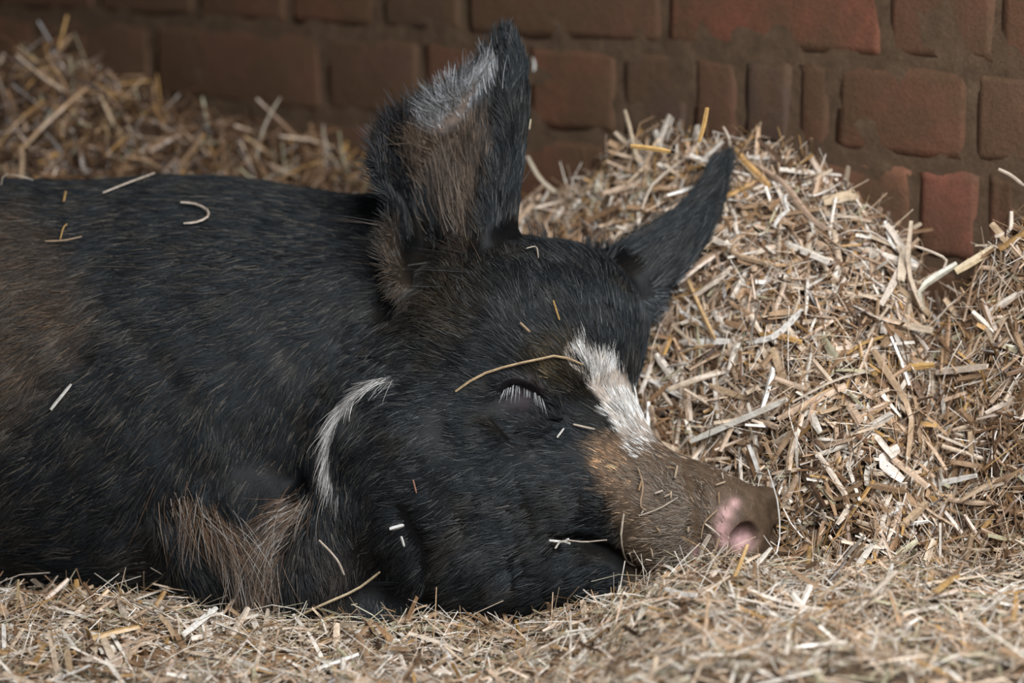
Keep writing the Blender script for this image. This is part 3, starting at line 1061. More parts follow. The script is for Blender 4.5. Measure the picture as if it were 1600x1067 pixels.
def chop(sheet, m, Lr, wr, thr, colw, prefer=None, amt=0.0, tilt=0.25, out=(0, 0.012), bend=0.12, weight=None):
    p, n = sheet.sample(m, weight)
    d_ = tangent_dirs(n, prefer, amt, tilt)
    L = np.exp(rng.uniform(np.log(Lr[0]), np.log(Lr[1]), m))
    wd = np.exp(rng.uniform(np.log(wr[0]), np.log(wr[1]), m))
    p = p + n * rng.uniform(out[0], out[1], m)[:, None]
    v, q_, t = straw_arrays(p, d_, n + rng.normal(0, 0.35, (m, 3)), L, wd, wd * rng.uniform(*thr, m), rng.normal(0, bend, m))
    return v, q_, t, pick_cols(m, colw)


def heap_sheet(xs, crest, bottom_y, z_top, z_bot, bulge, nseed, nx=110, ny=70, rough=9.0, lead=10):
    """surface from a bottom line up to a crest, then back and down to the wall"""
    cx = np.linspace(xs[0], xs[1], nx)
    yc = np.interp(cx, *zip(*crest))
    zt, zb, yb, bu = z_top(cx), z_bot(cx), bottom_y(cx), bulge(cx)
    rows = []
    for t in np.linspace(0, 1, ny):
        y_ = yb + (yc - yb) * t
        z_ = zb + (zt - zb) * t ** 1.25 + bu * np.sin(np.pi * min(t * 1.05, 1))
        rows.append((cx, y_, z_))
    for k in (1, 2, 3):
        rows.append((cx, yc + 12 * k * k, np.maximum(zt - 22 * k, wall_z_px(cx) + 10)))
    A = np.array([np.column_stack(r) for r in rows])
    flat = A.reshape(-1, 3)
    A = A + (np.column_stack([0 * flat[:, 0], 0.3 * vnoise(flat / 45.0, nseed + 1), vnoise(flat / 60.0, nseed) + 0.5 * vnoise(flat / 22.0, nseed + 2)]) * rough).reshape(A.shape)
    return Sheet(W(A[..., 0], A[..., 1], A[..., 2]))


MIXW = [4, 4, 3.5, 2.6, 1.3, 2, 3, 0.8, 1.0]
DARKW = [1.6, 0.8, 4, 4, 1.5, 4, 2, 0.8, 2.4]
OLD_SHADEW = [0.4, 0.15, 1.0, 3, 1.4, 7, 0.5, 0.6, 8]  # dark old straw; also paints the shade in gaps and behind the pig
BEDW = [4.5, 5.5, 2.6, 1.6, 1.0, 0.8, 3, 3, 0.4]

# main heap against the wall, beyond the snout
crest_a = [(790, 345), (830, 335), (870, 320), (930, 288), (965, 250), (1000, 232), (1050, 228), (1100, 240), (1150, 236), (1200, 243), (1250, 272), (1300, 300), (1350, 345), (1390, 375), (1415, 440), (1435, 530), (1455, 640), (1480, 800)]
heap_a = heap_sheet((790, 1480), crest_a, lambda x: 985 + 0 * x, lambda x: wall_z_px(x) + np.interp(x, [800, 1100, 1300, 1480], [150, 110, 60, 40]),
                    lambda x: np.interp(x, [790, 1000, 1200, 1350, 1480], [-180, -60, 90, 200, 90]), lambda x: np.interp(x, [790, 1100, 1300, 1420, 1480], [10, 40, 60, 30, 0]), 41)
up = (0.1, 0, 1)
parts = [chop(heap_a, 5500, (0.012, 0.045), (0.0009, 0.0028), (0.15, 0.5), OLD_SHADEW, up, 0.3, 0.25, (-0.004, 0.004)),
         chop(heap_a, 5200, (0.012, 0.050), (0.0014, 0.0042), (0.12, 0.4), MIXW, up, 0.5, 0.26, (0.0, 0.009)),
         chop(heap_a, 1900, (0.018, 0.065), (0.0026, 0.0066), (0.08, 0.25), MIXW, up, 0.5, 0.26, (0.002, 0.013)),
         chop(heap_a, 5200, (0.018, 0.065), (0.0004, 0.0010), (0.4, 0.8), MIXW, up, 0.3, 0.4, (0.001, 0.014), 0.45)]
straw_stuff('straw_heap', heap_a.V, heap_a.Q, parts, 'tall heap of chopped straw between the pig and the brick wall', 'straw')

# heap in the corner by the wall, its shade put into browner straw colours
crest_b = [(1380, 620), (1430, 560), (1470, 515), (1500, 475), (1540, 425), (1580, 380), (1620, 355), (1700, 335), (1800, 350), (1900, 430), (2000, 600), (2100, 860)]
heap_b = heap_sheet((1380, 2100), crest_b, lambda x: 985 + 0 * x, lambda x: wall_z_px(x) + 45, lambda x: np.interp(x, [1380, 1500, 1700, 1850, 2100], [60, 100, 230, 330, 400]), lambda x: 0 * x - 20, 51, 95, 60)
parts = [chop(heap_b, 5600, (0.012, 0.040), (0.0009, 0.0022), (0.15, 0.5), OLD_SHADEW, up, 0.2, 0.25, (-0.004, 0.004)),
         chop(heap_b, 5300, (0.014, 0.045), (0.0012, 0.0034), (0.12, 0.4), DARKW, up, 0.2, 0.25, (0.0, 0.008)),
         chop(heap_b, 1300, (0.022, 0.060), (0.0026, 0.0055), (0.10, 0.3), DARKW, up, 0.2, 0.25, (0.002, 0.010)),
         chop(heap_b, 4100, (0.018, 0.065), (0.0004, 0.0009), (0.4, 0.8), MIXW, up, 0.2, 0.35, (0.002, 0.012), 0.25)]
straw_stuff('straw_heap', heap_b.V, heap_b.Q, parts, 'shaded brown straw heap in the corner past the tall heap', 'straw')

# heap behind the pig's back, its dimness put into darker straw colours
crest_c = [(-620, 410), (-480, 300), (-330, 190), (-180, 125), (-40, 108), (0, 118), (40, 98), (80, 86), (120, 108), (180, 136), (230, 176), (290, 206), (340, 198), (400, 226), (470, 230), (540, 262), (585, 290), (640, 320)]
heap_c = heap_sheet((-620, 640), crest_c, lambda x: 420 + 0 * x, lambda x: -820 + 0 * x, lambda x: -640 + 0 * x, lambda x: 20 + 0 * x, 61, 110, 30, 14)
dn = (0.2, 0, 1)
parts = [chop(heap_c, 3600, (0.02, 0.07), (0.0012, 0.0028), (0.15, 0.5), OLD_SHADEW, dn, 0.5, 0.3, (-0.004, 0.006), 0.2),
         chop(heap_c, 2100, (0.03, 0.095), (0.0018, 0.0042), (0.12, 0.4), OLD_SHADEW, dn, 0.6, 0.3, (0.0, 0.014), 0.25),
         chop(heap_c, 1000, (0.03, 0.08), (0.0005, 0.0012), (0.4, 0.8), OLD_SHADEW, dn, 0.4, 0.5, (0.002, 0.02), 0.35)]
straw_stuff('straw_heap', heap_c.V, heap_c.Q, parts, 'loose straw heaped along the wall behind the back of the pig', 'straw')

# bedding on the floor in front of the pig
bx = np.linspace(-0.85, 0.85, 150); by = np.linspace(1.62, 2.62, 90)
BX, BY = np.meshgrid(bx, by)
YW = WALL_O[1] + (bx - WALL_O[0]) * WALL_DIR[1] / WALL_DIR[0]
BY = 1.62 + (BY - 1.62) * np.minimum(YW - 0.012 - 1.62, 1.0)[None, :]


def bed_h(X, Y):
    p = np.column_stack([X.ravel(), Y.ravel()])
    h = 0.036 + 0.005 * vnoise(p * 9, 71) + 0.0035 * vnoise(p * 26, 72)
    m = smooth01(0.0, 0.13, p[:, 0])
    ridge = np.interp(p[:, 1], [1.62, 1.93, 2.03, 2.07, 2.12, 2.2], [0.03, 0.045, 0.056, 0.052, 0.01, 0.0])
    h = h + m * ridge
    h = h + 0.010 * np.exp(-((p[:, 0] + 0.30) / 0.07) ** 2 - ((p[:, 1] - 2.12) / 0.06) ** 2)
    return h.reshape(X.shape)


bed = Sheet(np.dstack([BX, BY, bed_h(BX, BY)]), (0, 0, 1))
inview = lambda c: np.where((np.abs(c[:, 0]) < 0.43) & (c[:, 1] > 1.86) & (c[:, 1] < 2.3), 1.0, 0.06)
parts = [chop(bed, 9500, (0.012, 0.040), (0.0009, 0.0022), (0.15, 0.5), BEDW, None, 0, 0.22, (-0.004, 0.004), weight=inview),
         chop(bed, 7000, (0.014, 0.045), (0.0012, 0.0034), (0.12, 0.4), BEDW, None, 0, 0.22, (0.0, 0.007), weight=inview),
         chop(bed, 1700, (0.022, 0.060), (0.0024, 0.0052), (0.10, 0.3), BEDW, None, 0, 0.2, (0.002, 0.009), weight=inview),
         chop(bed, 9000, (0.02, 0.07), (0.0004, 0.0009), (0.4, 0.8), BEDW, None, 0, 0.4, (0.001, 0.012), 0.3, weight=inview),
         chop(bed, 700, (0.016, 0.048), (0.003, 0.0068), (0.08, 0.25), MIXW, None, 0, 0.4, (0.002, 0.012), weight=lambda c: (inview(c) > 0.5) * np.where(c[:, 0] < 0, 1.0, 0.3)),
         chop(bed, 9000, (0.016, 0.055), (0.0012, 0.0046), (0.12, 0.4), BEDW, None, 0, 0.25, (0.0, 0.008), weight=lambda c: 1.0 - (inview(c) > 0.5))]
straw_stuff('straw_bedding', bed.V, bed.Q, parts, 'bed of chopped straw spread over the floor before the pig', 'straw')

# ------------------------------------------------------------------ single straws one can point at
SURF = {'pig': BVHTree.FromPolygons([tuple(v) for v in PW], [tuple(q_) for q_ in PQ.tolist()])}
for nm_, sh in (('heap', heap_a), ('corner', heap_b), ('back', heap_c), ('bed', bed)):
    SURF[nm_] = BVHTree.FromPolygons([tuple(v) for v in sh.V], [tuple(q_) for q_ in sh.Q.tolist()])
SURF['wall'] = BVHTree.FromPolygons([tuple(v) for v in front], [tuple(int(k) for k in q_) for q_ in q])
CAMV = Vector((0, 0, CAM_H))


def look(px, py, on):
    """first surface of the named kinds that the photo point falls on; world point and normal"""
    tgt = Vector(W(px, py, 0.0).tolist())
    d = (tgt - CAMV).normalized()
    best = None
    for k in on:
        h = SURF[k].ray_cast(CAMV, d)
        if h[0] is not None and (best is None or h[3] < best[2]):
            n = h[1] if h[1].dot(d) < 0 else -h[1]
            best = (h[0], n, h[3])
    return best


ALL = ('pig', 'heap', 'corner', 'back', 'bed')


def strip_mesh(P, N, wd, th, col, name, sides=4):
    """a flattened stalk through world points P (k x 3) with up normals N"""
    k = len(P)
    T = np.gradient(P, axis=0); T /= np.maximum(np.linalg.norm(T, axis=1), 1e-9)[:, None]
    S = np.cross(N, T); S /= np.maximum(np.linalg.norm(S, axis=1), 1e-9)[:, None]
    U = np.cross(T, S)
    V = []
    for i in range(k):
        w = wd * (0.82 if i == 0 else 0.7 if i == k - 1 else 1.0)
        V += [P[i] - S[i] * w / 2, P[i] - U[i] * th * .35, P[i] + S[i] * w / 2, P[i] + U[i] * th]
    Q = []
    for i in range(k - 1):
        for j in range(4):
            j2 = (j + 1) % 4
            Q.append((i * 4 + j, i * 4 + j2, i * 4 + 4 + j2, i * 4 + 4 + j))
    Q += [(3, 2, 1, 0), tuple((k - 1) * 4 + np.arange(4))]
    V = np.array(V)
    c = np.tile(col, (len(V), 1))
    return V, np_mesh(name, V - P[0], quads=Q, mats=[STRAW], smooth=False, colors=c)


def stalk(pts, w_px, col, label, name='straw_stalk', on=ALL, lift=2.0, free=(), th=0.45, group=None, n=6):
    """pts: photo points; each is laid on what lies there, LIFT px proud; FREE holds indices standing clear, at their neighbour's depth plus the given px"""
    free = dict(free)
    P, Nn = [None] * len(pts), [None] * len(pts)
    for i, (px, py) in enumerate(pts):
        if i in free: continue
        h = look(px, py, on)
        if h is None: free[i] = 0.0; continue
        P[i] = np.array(h[0] + h[1] * (lift / PXM)); Nn[i] = np.array(h[1])
    solid = [i for i in range(len(pts)) if P[i] is not None]
    for i in free:
        j = min(solid, key=lambda a: abs(a - i)) if solid else None
        dep = (np.array([0, CP, -SP]) @ (P[j] - np.array([0, 0, CAM_H]))) if j is not None else D0
        P[i] = W(pts[i][0], pts[i][1], (D0 - dep) * PXM + free[i]).ravel()
        Nn[i] = Nn[j] if j is not None else np.array([0, -1, 0.2])
    P = np.array(P); Nn = np.array(Nn)
    Pc = catmull(P, n) if len(P) > 2 else P[0] + np.linspace(0, 1, n)[:, None] * (P[1] - P[0])
    Nc = np.array([np.interp(np.linspace(0, 1, n), np.linspace(0, 1, len(Nn)), Nn[:, k]) for k in range(3)]).T
    Nc = Nc + np.array([0, -0.6, 0.1])
    wd = w_px * (0.8 if on == PIGS else 1.0) / PXM
    if on == PIGS: col = np.array(col) * 0.8
    V, me = strip_mesh(Pc, Nc, wd, wd * th, np.array(col), name)
    o = link(name, me)
    o.location = Pc[0]
    return tag(o, label, 'straw', group)


PIGS = ('pig',)
KCH = [(0.55, 0.42, 0.30), (0.40, 0.27, 0.16), (0.66, 0.56, 0.45)]
PALE, WHITE, GOLD, TANC, BRN, GRN = (0.62, 0.52, 0.42), (0.80, 0.77, 0.72), (0.52, 0.32, 0.12), (0.48, 0.34, 0.22), (0.26, 0.16, 0.09), (0.46, 0.44, 0.30)
stalk([(712, 614), (748, 588), (790, 571), (838, 560), (872, 556), (906, 570)], 4.5, (0.55, 0.40, 0.24), 'long thin bent straw lying over the closed eye of the pig', on=PIGS, lift=9, n=9)
stalk([(283, 326), (305, 328), (324, 337), (325, 348), (308, 356), (288, 358)], 5, PALE, 'hook-shaped pale straw curled on the back of the pig', on=PIGS, lift=12, n=11)
stalk([(82, 640), (98, 622), (115, 602)], 6, WHITE, 'short white straw stuck to the flank of the pig', on=PIGS, lift=14)
stalk([(162, 311), (200, 296), (242, 281)], 4.5, PALE, 'straight pale straw lying along the spine of the pig', on=PIGS, lift=11)
stalk([(72, 385), (100, 384), (130, 378)], 3, TANC, 'thin tan straw flat on the ribs of the pig', on=PIGS, lift=12)
stalk([(95, 384), (100, 366), (106, 360)], 3, GOLD, 'tiny golden looped straw beside the thin tan straw on the ribs', on=PIGS, lift=13)
stalk([(100, 325), (103, 310)], 5, GOLD, 'tiny upright golden chip of straw on the back of the pig', on=PIGS, lift=12)
stalk([(2, 300), (7, 284), (30, 286), (52, 281)], 3, PALE, 'forked wisp of straw on the rump side of the spine', on=PIGS, lift=12)
stalk([(612, 821), (631, 816)], 8, (0.85, 0.84, 0.82), 'white oval husk stuck to the cheek of the pig', name='straw_chip', on=PIGS, lift=12, th=0.6)
stalk([(628, 833), (633, 848)], 5, (0.75, 0.74, 0.72), 'tiny white chip just below the white husk on the cheek', name='straw_chip', on=PIGS, lift=12)
stalk([(647, 748), (653, 768)], 3, (0.40, 0.20, 0.14), 'small reddish splinter on the cheek of the pig', name='straw_chip', on=PIGS, lift=12)
stalk([(500, 845), (515, 860), (527, 876), (534, 895)], 4, PALE, 'thin curved straw clinging to the chest behind the jowl', on=PIGS, lift=14, n=8)
stalk([(468, 958), (505, 940), (552, 918), (600, 886)], 4, (0.48, 0.38, 0.24), 'long thin stem leaning from the bedding against the lower jowl', lift=12, n=8)
stalk([(186, 922), (215, 902), (249, 877)], 9, WHITE, 'thick white straw poking out of the bedding below the flank', on=('bed',), lift=10, free={2: 60, 1: 40})
stalk([(855, 838), (872, 835), (886, 829)], 6, WHITE, 'short white straw crossing at the corner of the mouth', on=PIGS, lift=16)
stalk([(888, 833), (876, 845), (867, 856)], 6, (0.74, 0.70, 0.62), 'second short white straw below the one at the mouth corner', on=PIGS, lift=16, free={1: 22, 2: 40})
stalk([(886, 831), (918, 833), (954, 836)], 3.5, PALE, 'thin straw running along the lip of the pig', on=PIGS, lift=14)
stalk([(893, 667), (905, 670), (926, 675)], 3.5, PALE, 'little pale sliver between the eye and the blaze', name='straw_chip', on=PIGS, lift=10)
stalk([(870, 689), (882, 673)], 3.5, WHITE, 'little white sliver below the eye of the pig', name='straw_chip', on=PIGS, lift=10)
stalk([(862, 474), (867, 490), (872, 505)], 3.5, GOLD, 'golden straw crumb among the hair of the forehead', name='straw_chip', on=PIGS, lift=12)
stalk([(820, 398), (835, 396), (838, 412)], 2.5, PALE, 'fine bent wisp on the crown beside the upright ear', name='straw_chip', on=PIGS, lift=12)
stalk([(811, 508), (826, 522)], 4, TANC, 'tan splinter above the brow of the pig', name='straw_chip', on=PIGS, lift=12)
stalk([(995, 735), (1003, 760), (1001, 790), (1012, 800)], 2.5, TANC, 'thin wavy fibre over the bridge of the snout', on=PIGS, lift=10, n=8)
stalk([(976, 800), (974, 838), (980, 868), (992, 880)], 4, PALE, 'curved pale straw bent round the upper lip', on=PIGS, lift=10, n=8)
stalk([(1000, 806), (1030, 797), (1060, 780)], 2.5, PALE, 'fine straw lying across the muzzle of the pig', on=PIGS, lift=9)
stalk([(1120, 798), (1107, 812), (1103, 822), (1100, 840)], 3, TANC, 'bent brown straw bit on the snout beside the nostril', on=PIGS, lift=8)
stalk([(1106, 818), (1116, 829), (1122, 836)], 4, PALE, 'small pale chip stuck at the rim of the nose', name='straw_chip', on=PIGS, lift=8)
stalk([(1122, 838), (1115, 860)], 5, TANC, 'tan flake under the rim of the nose', name='straw_chip', on=PIGS, lift=8)
stalk([(1111, 832), (1104, 855), (1099, 880)], 9, PALE, 'broad pale straw standing between lip and nose', on=PIGS, lift=16)
stalk([(1200, 733), (1197, 790), (1194, 850), (1189, 885)], 3.5, WHITE, 'thin upright straw standing in front of the nose', on=PIGS, lift=24, free={0: 6, 3: 60}, n=8)
stalk([(1148, 872), (1170, 873), (1192, 876)], 4, (0.45, 0.24, 0.13), 'reddish straw lying under the nostril', on=PIGS, lift=10)
stalk([(1013, 866), (1018, 884), (1024, 905)], 8, WHITE, 'white straw standing upright at the chin', lift=4, free={0: 60, 1: 50, 2: 40})
H = ('heap',)
stalk([(1106, 714), (1262, 640)], 10, (0.74, 0.70, 0.62), 'longest thick white straw slanting over the tall heap above the nose', on=H, lift=50, n=8)
stalk([(1262, 640), (1300, 622), (1352, 596)], 4, PALE, 'thin stem running on from the thick white straw', on=H, lift=38)
stalk([(1218, 580), (1220, 615), (1217, 655)], 9, WHITE, 'short upright white straw in the middle of the tall heap', on=H, lift=38)
stalk([(1190, 560), (1212, 535), (1238, 505)], 10, WHITE, 'slanting white straw high on the middle of the heap', on=H, lift=36)
stalk([(1370, 575), (1384, 610), (1390, 660), (1388, 730)], 11, TANC, 'long tan leaf hanging down the middle of the heap', on=H, lift=40, n=8)
stalk([(1375, 700), (1378, 735), (1382, 762)], 17, (0.68, 0.60, 0.52), 'broad pale torn leaf on the lower slope of the heap', on=H, lift=40, th=0.12)
stalk([(1372, 590), (1415, 580), (1460, 570)], 11, GOLD, 'stout golden straw lying level at the edge of the heap', on=H, lift=38)
stalk([(1330, 562), (1375, 548), (1420, 520)], 5, GOLD, 'slim golden straw above the stout golden one', on=H, lift=38)
stalk([(1100, 440), (1112, 490), (1130, 560)], 8, (0.50, 0.33, 0.17), 'brown-gold straw leaning beside the far ear', on=H, lift=36)
stalk([(1110, 478), (1140, 450), (1172, 418)], 10, PALE, 'thick pale straw slanting behind the far ear', on=H, lift=36)
stalk([(1140, 402), (1175, 412), (1210, 420)], 9, TANC, 'tan straw lying level to the side of the far ear', on=H, lift=36)
stalk([(1036, 640), (1043, 670), (1052, 700)], 8, WHITE, 'white straw leaning beside the bridge of the snout', on=H, lift=36)
stalk([(1258, 735), (1264, 700), (1270, 660)], 11, TANC, 'upright tan straw above the end of the nose', on=H, lift=38, th=0.2)
stalk([(1300, 735), (1312, 780), (1328, 830)], 9, PALE, 'pale straw slanting down the foot of the heap', on=H, lift=38, th=0.2)
stalk([(1430, 788), (1470, 777), (1524, 768)], 10, WHITE, 'white torn straw lying level between the two heaps', on=('heap', 'corner'), lift=42)
stalk([(1372, 808), (1395, 820), (1420, 826)], 7, WHITE, 'short curved white straw at the foot of the heap', on=H, lift=38)
stalk([(1212, 372), (1211, 355), (1213, 340)], 6, WHITE, 'short bright upright straw near the top of the heap', on=H, lift=36)
stalk([(1212, 342), (1225, 332), (1240, 325)], 5, WHITE, 'short bright straw joined to the upright one near the top', on=H, lift=36)
stalk([(1200, 250), (1228, 300), (1262, 352), (1285, 385)], 9, (0.46, 0.33, 0.24), 'long brown straw running down from the crest of the heap', on=H, lift=38, n=8)
stalk([(1280, 328), (1305, 316), (1334, 307)], 17, (0.56, 0.43, 0.29), 'broad folded leaf at the upper edge of the heap', on=H, lift=36, th=0.2)
stalk([(1383, 345), (1396, 385), (1408, 425)], 7, WHITE, 'white straw arching down the shoulder of the heap', on=H, lift=38)
stalk([(1385, 350), (1386, 410), (1372, 490)], 12, (0.64, 0.55, 0.46), 'wide pale leaf hanging from the shoulder of the heap', on=H, lift=40, th=0.15)
stalk([(1392, 400), (1388, 420), (1394, 452)], 16, (0.66, 0.55, 0.42), 'wide cream leaf next to the hanging pale leaf', on=H, lift=44, th=0.15)
stalk([(1424, 345), (1420, 420), (1410, 500)], 9, (0.58, 0.46, 0.34), 'tall straight straw standing at the edge of the heap', on=H, lift=42, free={0: 0})
stalk([(1428, 384), (1452, 392), (1478, 405), (1474, 420)], 4, PALE, 'bent thin straw sticking out over the gap by the wall', on=H, lift=36, free={1: 0, 2: 0, 3: 0}, n=8)
stalk([(1404, 494), (1440, 450), (1495, 412)], 12, (0.50, 0.46, 0.36), 'grey-green leaf bridging the gap between the two heaps', on=('heap', 'corner'), lift=42, free={1: 10, 2: 0}, th=0.2)
stalk([(1493, 424), (1530, 402), (1566, 380)], 13, (0.58, 0.46, 0.29), 'broad yellowish leaf ending against the corner heap', on=('corner',), lift=42, free={0: 0}, th=0.2)
stalk([(1560, 264), (1580, 274), (1600, 290)], 5, PALE, 'pale straw poking up before the bricks at the corner heap', on=('corner',), lift=36, free={0: 0, 1: 0, 2: 0})
stalk([(1580, 330), (1577, 360), (1574, 385)], 8, PALE, 'short pale straw standing on top of the corner heap', on=('corner',), lift=30, free={0: 0})
stalk([(976, 172), (984, 200), (990, 228), (1000, 262)], 6, (0.56, 0.45, 0.32), 'pale straw standing up against the bricks on the heap crest', on=H, lift=26, free={0: -5, 1: -5, 2: 0}, n=7)
stalk([(1105, 168), (1100, 195), (1092, 222)], 7, GOLD, 'golden straw standing up from the heap crest', on=H, lift=26, free={0: 0, 1: 0, 2: 0})
stalk([(1130, 198), (1140, 220), (1152, 245)], 4, (0.50, 0.40, 0.30), 'thin grey-brown straw leaning out by the tip of the far ear', on=H, lift=24, free={0: 0, 1: 0})
stalk([(824, 244), (845, 280), (872, 322)], 7, (0.58, 0.50, 0.38), 'lone pale straw leaning on the wall beside the upright ear', on=H, lift=24, free={0: 0, 1: 0})
stalk([(985, 228), (1020, 232), (1048, 237)], 8, GOLD, 'golden straw lying along the crest of the heap', on=H, lift=32, free={0: 0, 1: 0, 2: 0})
stalk([(1078, 235), (1050, 275), (1032, 305), (1015, 345)], 5, PALE, 'long pale straw running down in front of the crest', on=H, lift=34, n=7)
stalk([(1118, 320), (1130, 345), (1160, 352)], 10, (0.58, 0.48, 0.36), 'folded pale leaf just under the tip of the far ear', on=H, lift=38, th=0.2)
stalk([(826, 202), (829, 186)], 5, (0.75, 0.64, 0.45), 'tiny straw chip caught on the edge of the upright ear', name='straw_chip', on=PIGS, lift=4, free={0: 0, 1: 0})
stalk([(834, 90), (836, 100), (835, 111)], 5, (0.62, 0.62, 0.58), 'single pale chip stuck to the brick wall beside the tip of the upright ear', name='straw_chip', on=('wall',), lift=2)
stalk([(402, 275), (407, 215), (422, 178), (438, 152)], 5, (0.42, 0.36, 0.27), 'thin crooked straw sticking up before the wall behind the back', on=('back',), lift=14, free={1: 0, 2: 0, 3: 0}, n=8)
stalk([(505, 195), (508, 226), (518, 245), (540, 290)], 4, (0.42, 0.37, 0.30), 'thin hooked straw against the wall behind the neck', on=('back',), lift=14, free={0: 0, 1: 0, 2: 0}, n=8)
for i in range(17):
    cx_, cy_ = rng.uniform(985, 1130), rng.uniform(735, 870)
    a_ = rng.uniform(0, 3.14); l_ = rng.uniform(4, 9)
    if look(cx_ - 8, cy_ - 8, PIGS) is None or look(cx_ + 8, cy_ + 8, PIGS) is None: continue
    stalk([(cx_ - l_ * math.cos(a_), cy_ - l_ * math.sin(a_)), (cx_ + l_ * math.cos(a_), cy_ + l_ * math.sin(a_))], rng.uniform(2.5, 4.5), KCH[i % 3], 'tiny crumb of straw caught in the bristles of the snout',
          name='straw_chip', on=PIGS, lift=8, group='straw crumbs on the snout', n=3)
# bedding in front
B = ('bed',)
stalk([(120, 955), (132, 925), (146, 915)], 7, TANC, 'tan straw sticking up from the bedding below the flank', on=B, lift=4, free={1: 4, 2: 6})
stalk([(24, 960), (28, 930), (29, 905)], 5, (0.40, 0.30, 0.16), 'thin brown straw standing up at the edge of the bedding', on=B, lift=3, free={1: 0, 2: 0})
stalk([(312, 992), (322, 968), (328, 950)], 5, WHITE, 'small white straw upright in front of the folded foreleg', on=B, lift=3, free={1: 3, 2: 5})
stalk([(155, 1022), (195, 1018), (236, 1012)], 10, PALE, 'pale straw lying level in the bedding below the flank', on=B, lift=10)
stalk([(172, 1060), (185, 1035), (200, 1005)], 12, (0.56, 0.42, 0.32), 'broad pinkish straw slanting through the near bedding', on=B, lift=14)
stalk([(600, 958), (606, 975), (614, 985)], 8, WHITE, 'white stub of straw in the bedding under the jowl', on=B, lift=10, free={0: 6})
stalk([(640, 985), (645, 955), (668, 945)], 4, TANC, 'bent tan straw rising before the lower jowl', on=B, lift=4, free={1: 4, 2: 6})
stalk([(1008, 975), (1020, 945), (1036, 922)], 13, (0.72, 0.66, 0.56), 'thick pale straw leaning in the bedding below the chin', on=B, lift=14)
stalk([(1382, 925), (1388, 905), (1394, 880)], 7, WHITE, 'bright white straw upright on the bedding below the heap', on=B, lift=6, free={1: 4, 2: 8})
stalk([(1500, 955), (1530, 930), (1548, 935)], 9, WHITE, 'bright bent straw on the bedding below the corner heap', on=B, lift=10)
stalk([(1110, 945), (1124, 925), (1140, 915)], 9, GOLD, 'golden straw lying on the bedding below the nose', on=B, lift=12)
stalk([(855, 950), (900, 934), (940, 928)], 8, TANC, 'tan straw lying on the bedding beside the chin', on=B, lift=10)
stalk([(900, 903), (920, 906), (945, 912)], 6, WHITE, 'narrow white straw at the edge of the bedding by the mouth', on=B, lift=10, free={0: 6, 1: 6})

# larger loose pieces, one object each
KINDS_ = [('cream', (0.70, 0.62, 0.53)), ('pale', (0.60, 0.50, 0.40)), ('white', (0.78, 0.74, 0.68)), ('tan', (0.46, 0.33, 0.21)), ('golden', (0.50, 0.31, 0.12)), ('brown', (0.31, 0.20, 0.12)), ('dark brown', (0.20, 0.125, 0.07))]


def to_px(p):
    v = p - np.array([0, 0, CAM_H])
    d = v @ np.array([0, CP, -SP])
    return 800 + v[0] / d * F_PX, 533.5 - (v @ np.array([0, SP, CP])) / d * F_PX


def where_on(kind, px, py):
    if kind == 'heap':
        a = ', by crest' if py < 380 else ', upper slope' if py < 520 else ', middle slope' if py < 680 else ', foot'
        b = 'nearest the far ear' if px < 1180 and py < 560 else 'nearest the snout' if px < 1240 else 'nearest the corner' if px > 1360 else 'at mid width'
        return f'{a} of tall heap {b}'
    if kind == 'corner':
        return (' on the crest' if py < 480 else ' halfway up the face' if py < 700 else ' at the foot') + ' of the corner heap'
    if kind == 'back':
        return ' on the heap behind the ' + ('rump' if px < 150 else 'back' if px < 400 else 'neck') + ' of the pig'
    a = 'the flank' if px < 330 else 'the foreleg' if px < 560 else 'the jowl' if px < 860 else 'the chin' if px < 1050 else 'the nose' if px < 1240 else 'the tall heap' if px < 1430 else 'the corner heap'
    return ' on bedding ' + ('before ' if py > 1000 else 'just below ') + a


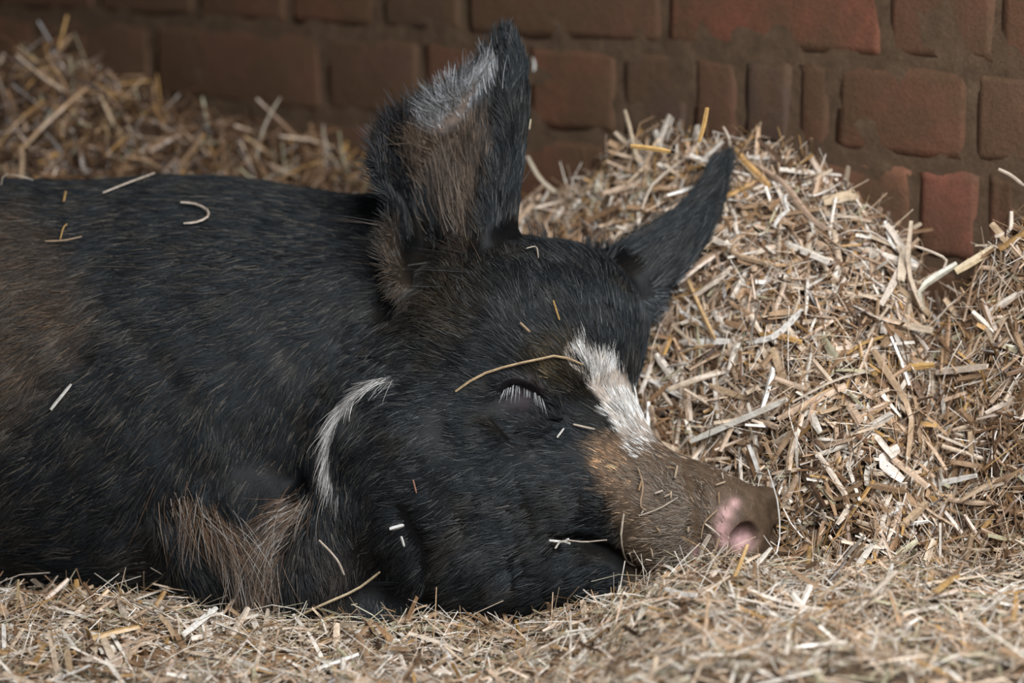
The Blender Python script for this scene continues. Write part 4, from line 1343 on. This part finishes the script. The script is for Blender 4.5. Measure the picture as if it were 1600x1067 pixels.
PLACES = [('heap', heap_a, 100, 'loose straws on the tall heap', (0.028, 0.062), (0.0032, 0.0066), lambda c: 1.0 * (c[:, 2] > 0.05)),
          ('corner', heap_b, 36, 'loose straws on the corner heap', (0.026, 0.055), (0.003, 0.006), lambda c: 1.0 * (c[:, 2] > 0.05) * (c[:, 0] < 0.40)),
          ('back', heap_c, 20, 'loose straws behind the back', (0.04, 0.085), (0.003, 0.005), lambda c: 1.0 * (c[:, 0] < -0.12) * (c[:, 0] > -0.48)),
          ('bed', bed, 80, 'loose straws on the bedding', (0.028, 0.060), (0.003, 0.0056), lambda c: 1.0 * (np.abs(c[:, 0]) < 0.39) * (c[:, 1] > 1.97) * (c[:, 1] < 2.16))]
used = set()
for kind, sh, cnt_, grp, Lr, wr, wt in PLACES:
    p_, n_ = sh.sample(cnt_ * 4, wt)
    d_ = tangent_dirs(n_, (0.1, 0, 1) if sh is not bed else None, 0.5, 0.22)
    made = 0
    for i in range(len(p_)):
        if made >= cnt_: break
        ki = rng.choice(7, p=(0.2, 0.24, 0.13, 0.17, 0.10, 0.10, 0.06))
        if kind == 'back': ki = rng.choice(7, p=(0.03, 0.12, 0.02, 0.26, 0.15, 0.26, 0.16))
        kn, col_ = KINDS_[ki]
        L = rng.uniform(*Lr); wd = rng.uniform(*wr)
        up_ = n_[i] + rng.normal(0, 0.3, 3)
        s_ = np.linspace(-0.5, 0.5, 5)
        bnd = rng.normal(0, 0.13)
        P = p_[i] + n_[i] * 0.011 + d_[i] * (s_ * L)[:, None] + n_[i] * ((0.25 - s_ * s_) * bnd * L)[:, None]
        (x0, y0), (x1, y1) = to_px(P[0]), to_px(P[-1])
        mx, my = (x0 + x1) / 2, (y0 + y1) / 2
        if not (-40 < mx < 1640 and -20 < my < 1085): continue
        ang = math.degrees(math.atan2(-(y1 - y0), x1 - x0)) % 180
        pose = 'lying level' if ang < 22 or ang > 158 else 'tilting right' if ang < 66 else 'standing upright' if ang < 114 else 'tilting left'
        pxl = math.hypot(x1 - x0, y1 - y0)
        size = 'short' if pxl < 62 else 'long' if pxl > 98 else 'middling'
        broad = 'broad' if wd > sum(wr) / 2 else 'narrow'
        lab = f'{size} {broad} {kn} straw {pose}{where_on(kind, mx, my)}'
        if lab in used: continue
        used.add(lab); made += 1
        V, me = strip_mesh(P, np.tile(up_, (5, 1)), wd, wd * rng.uniform(0.12, 0.4), np.array(col_) * rng.uniform(0.9, 1.08), 'straw_piece')
        o = link('straw_piece', me)
        o.location = P[0]
        tag(o, lab, 'straw', grp)
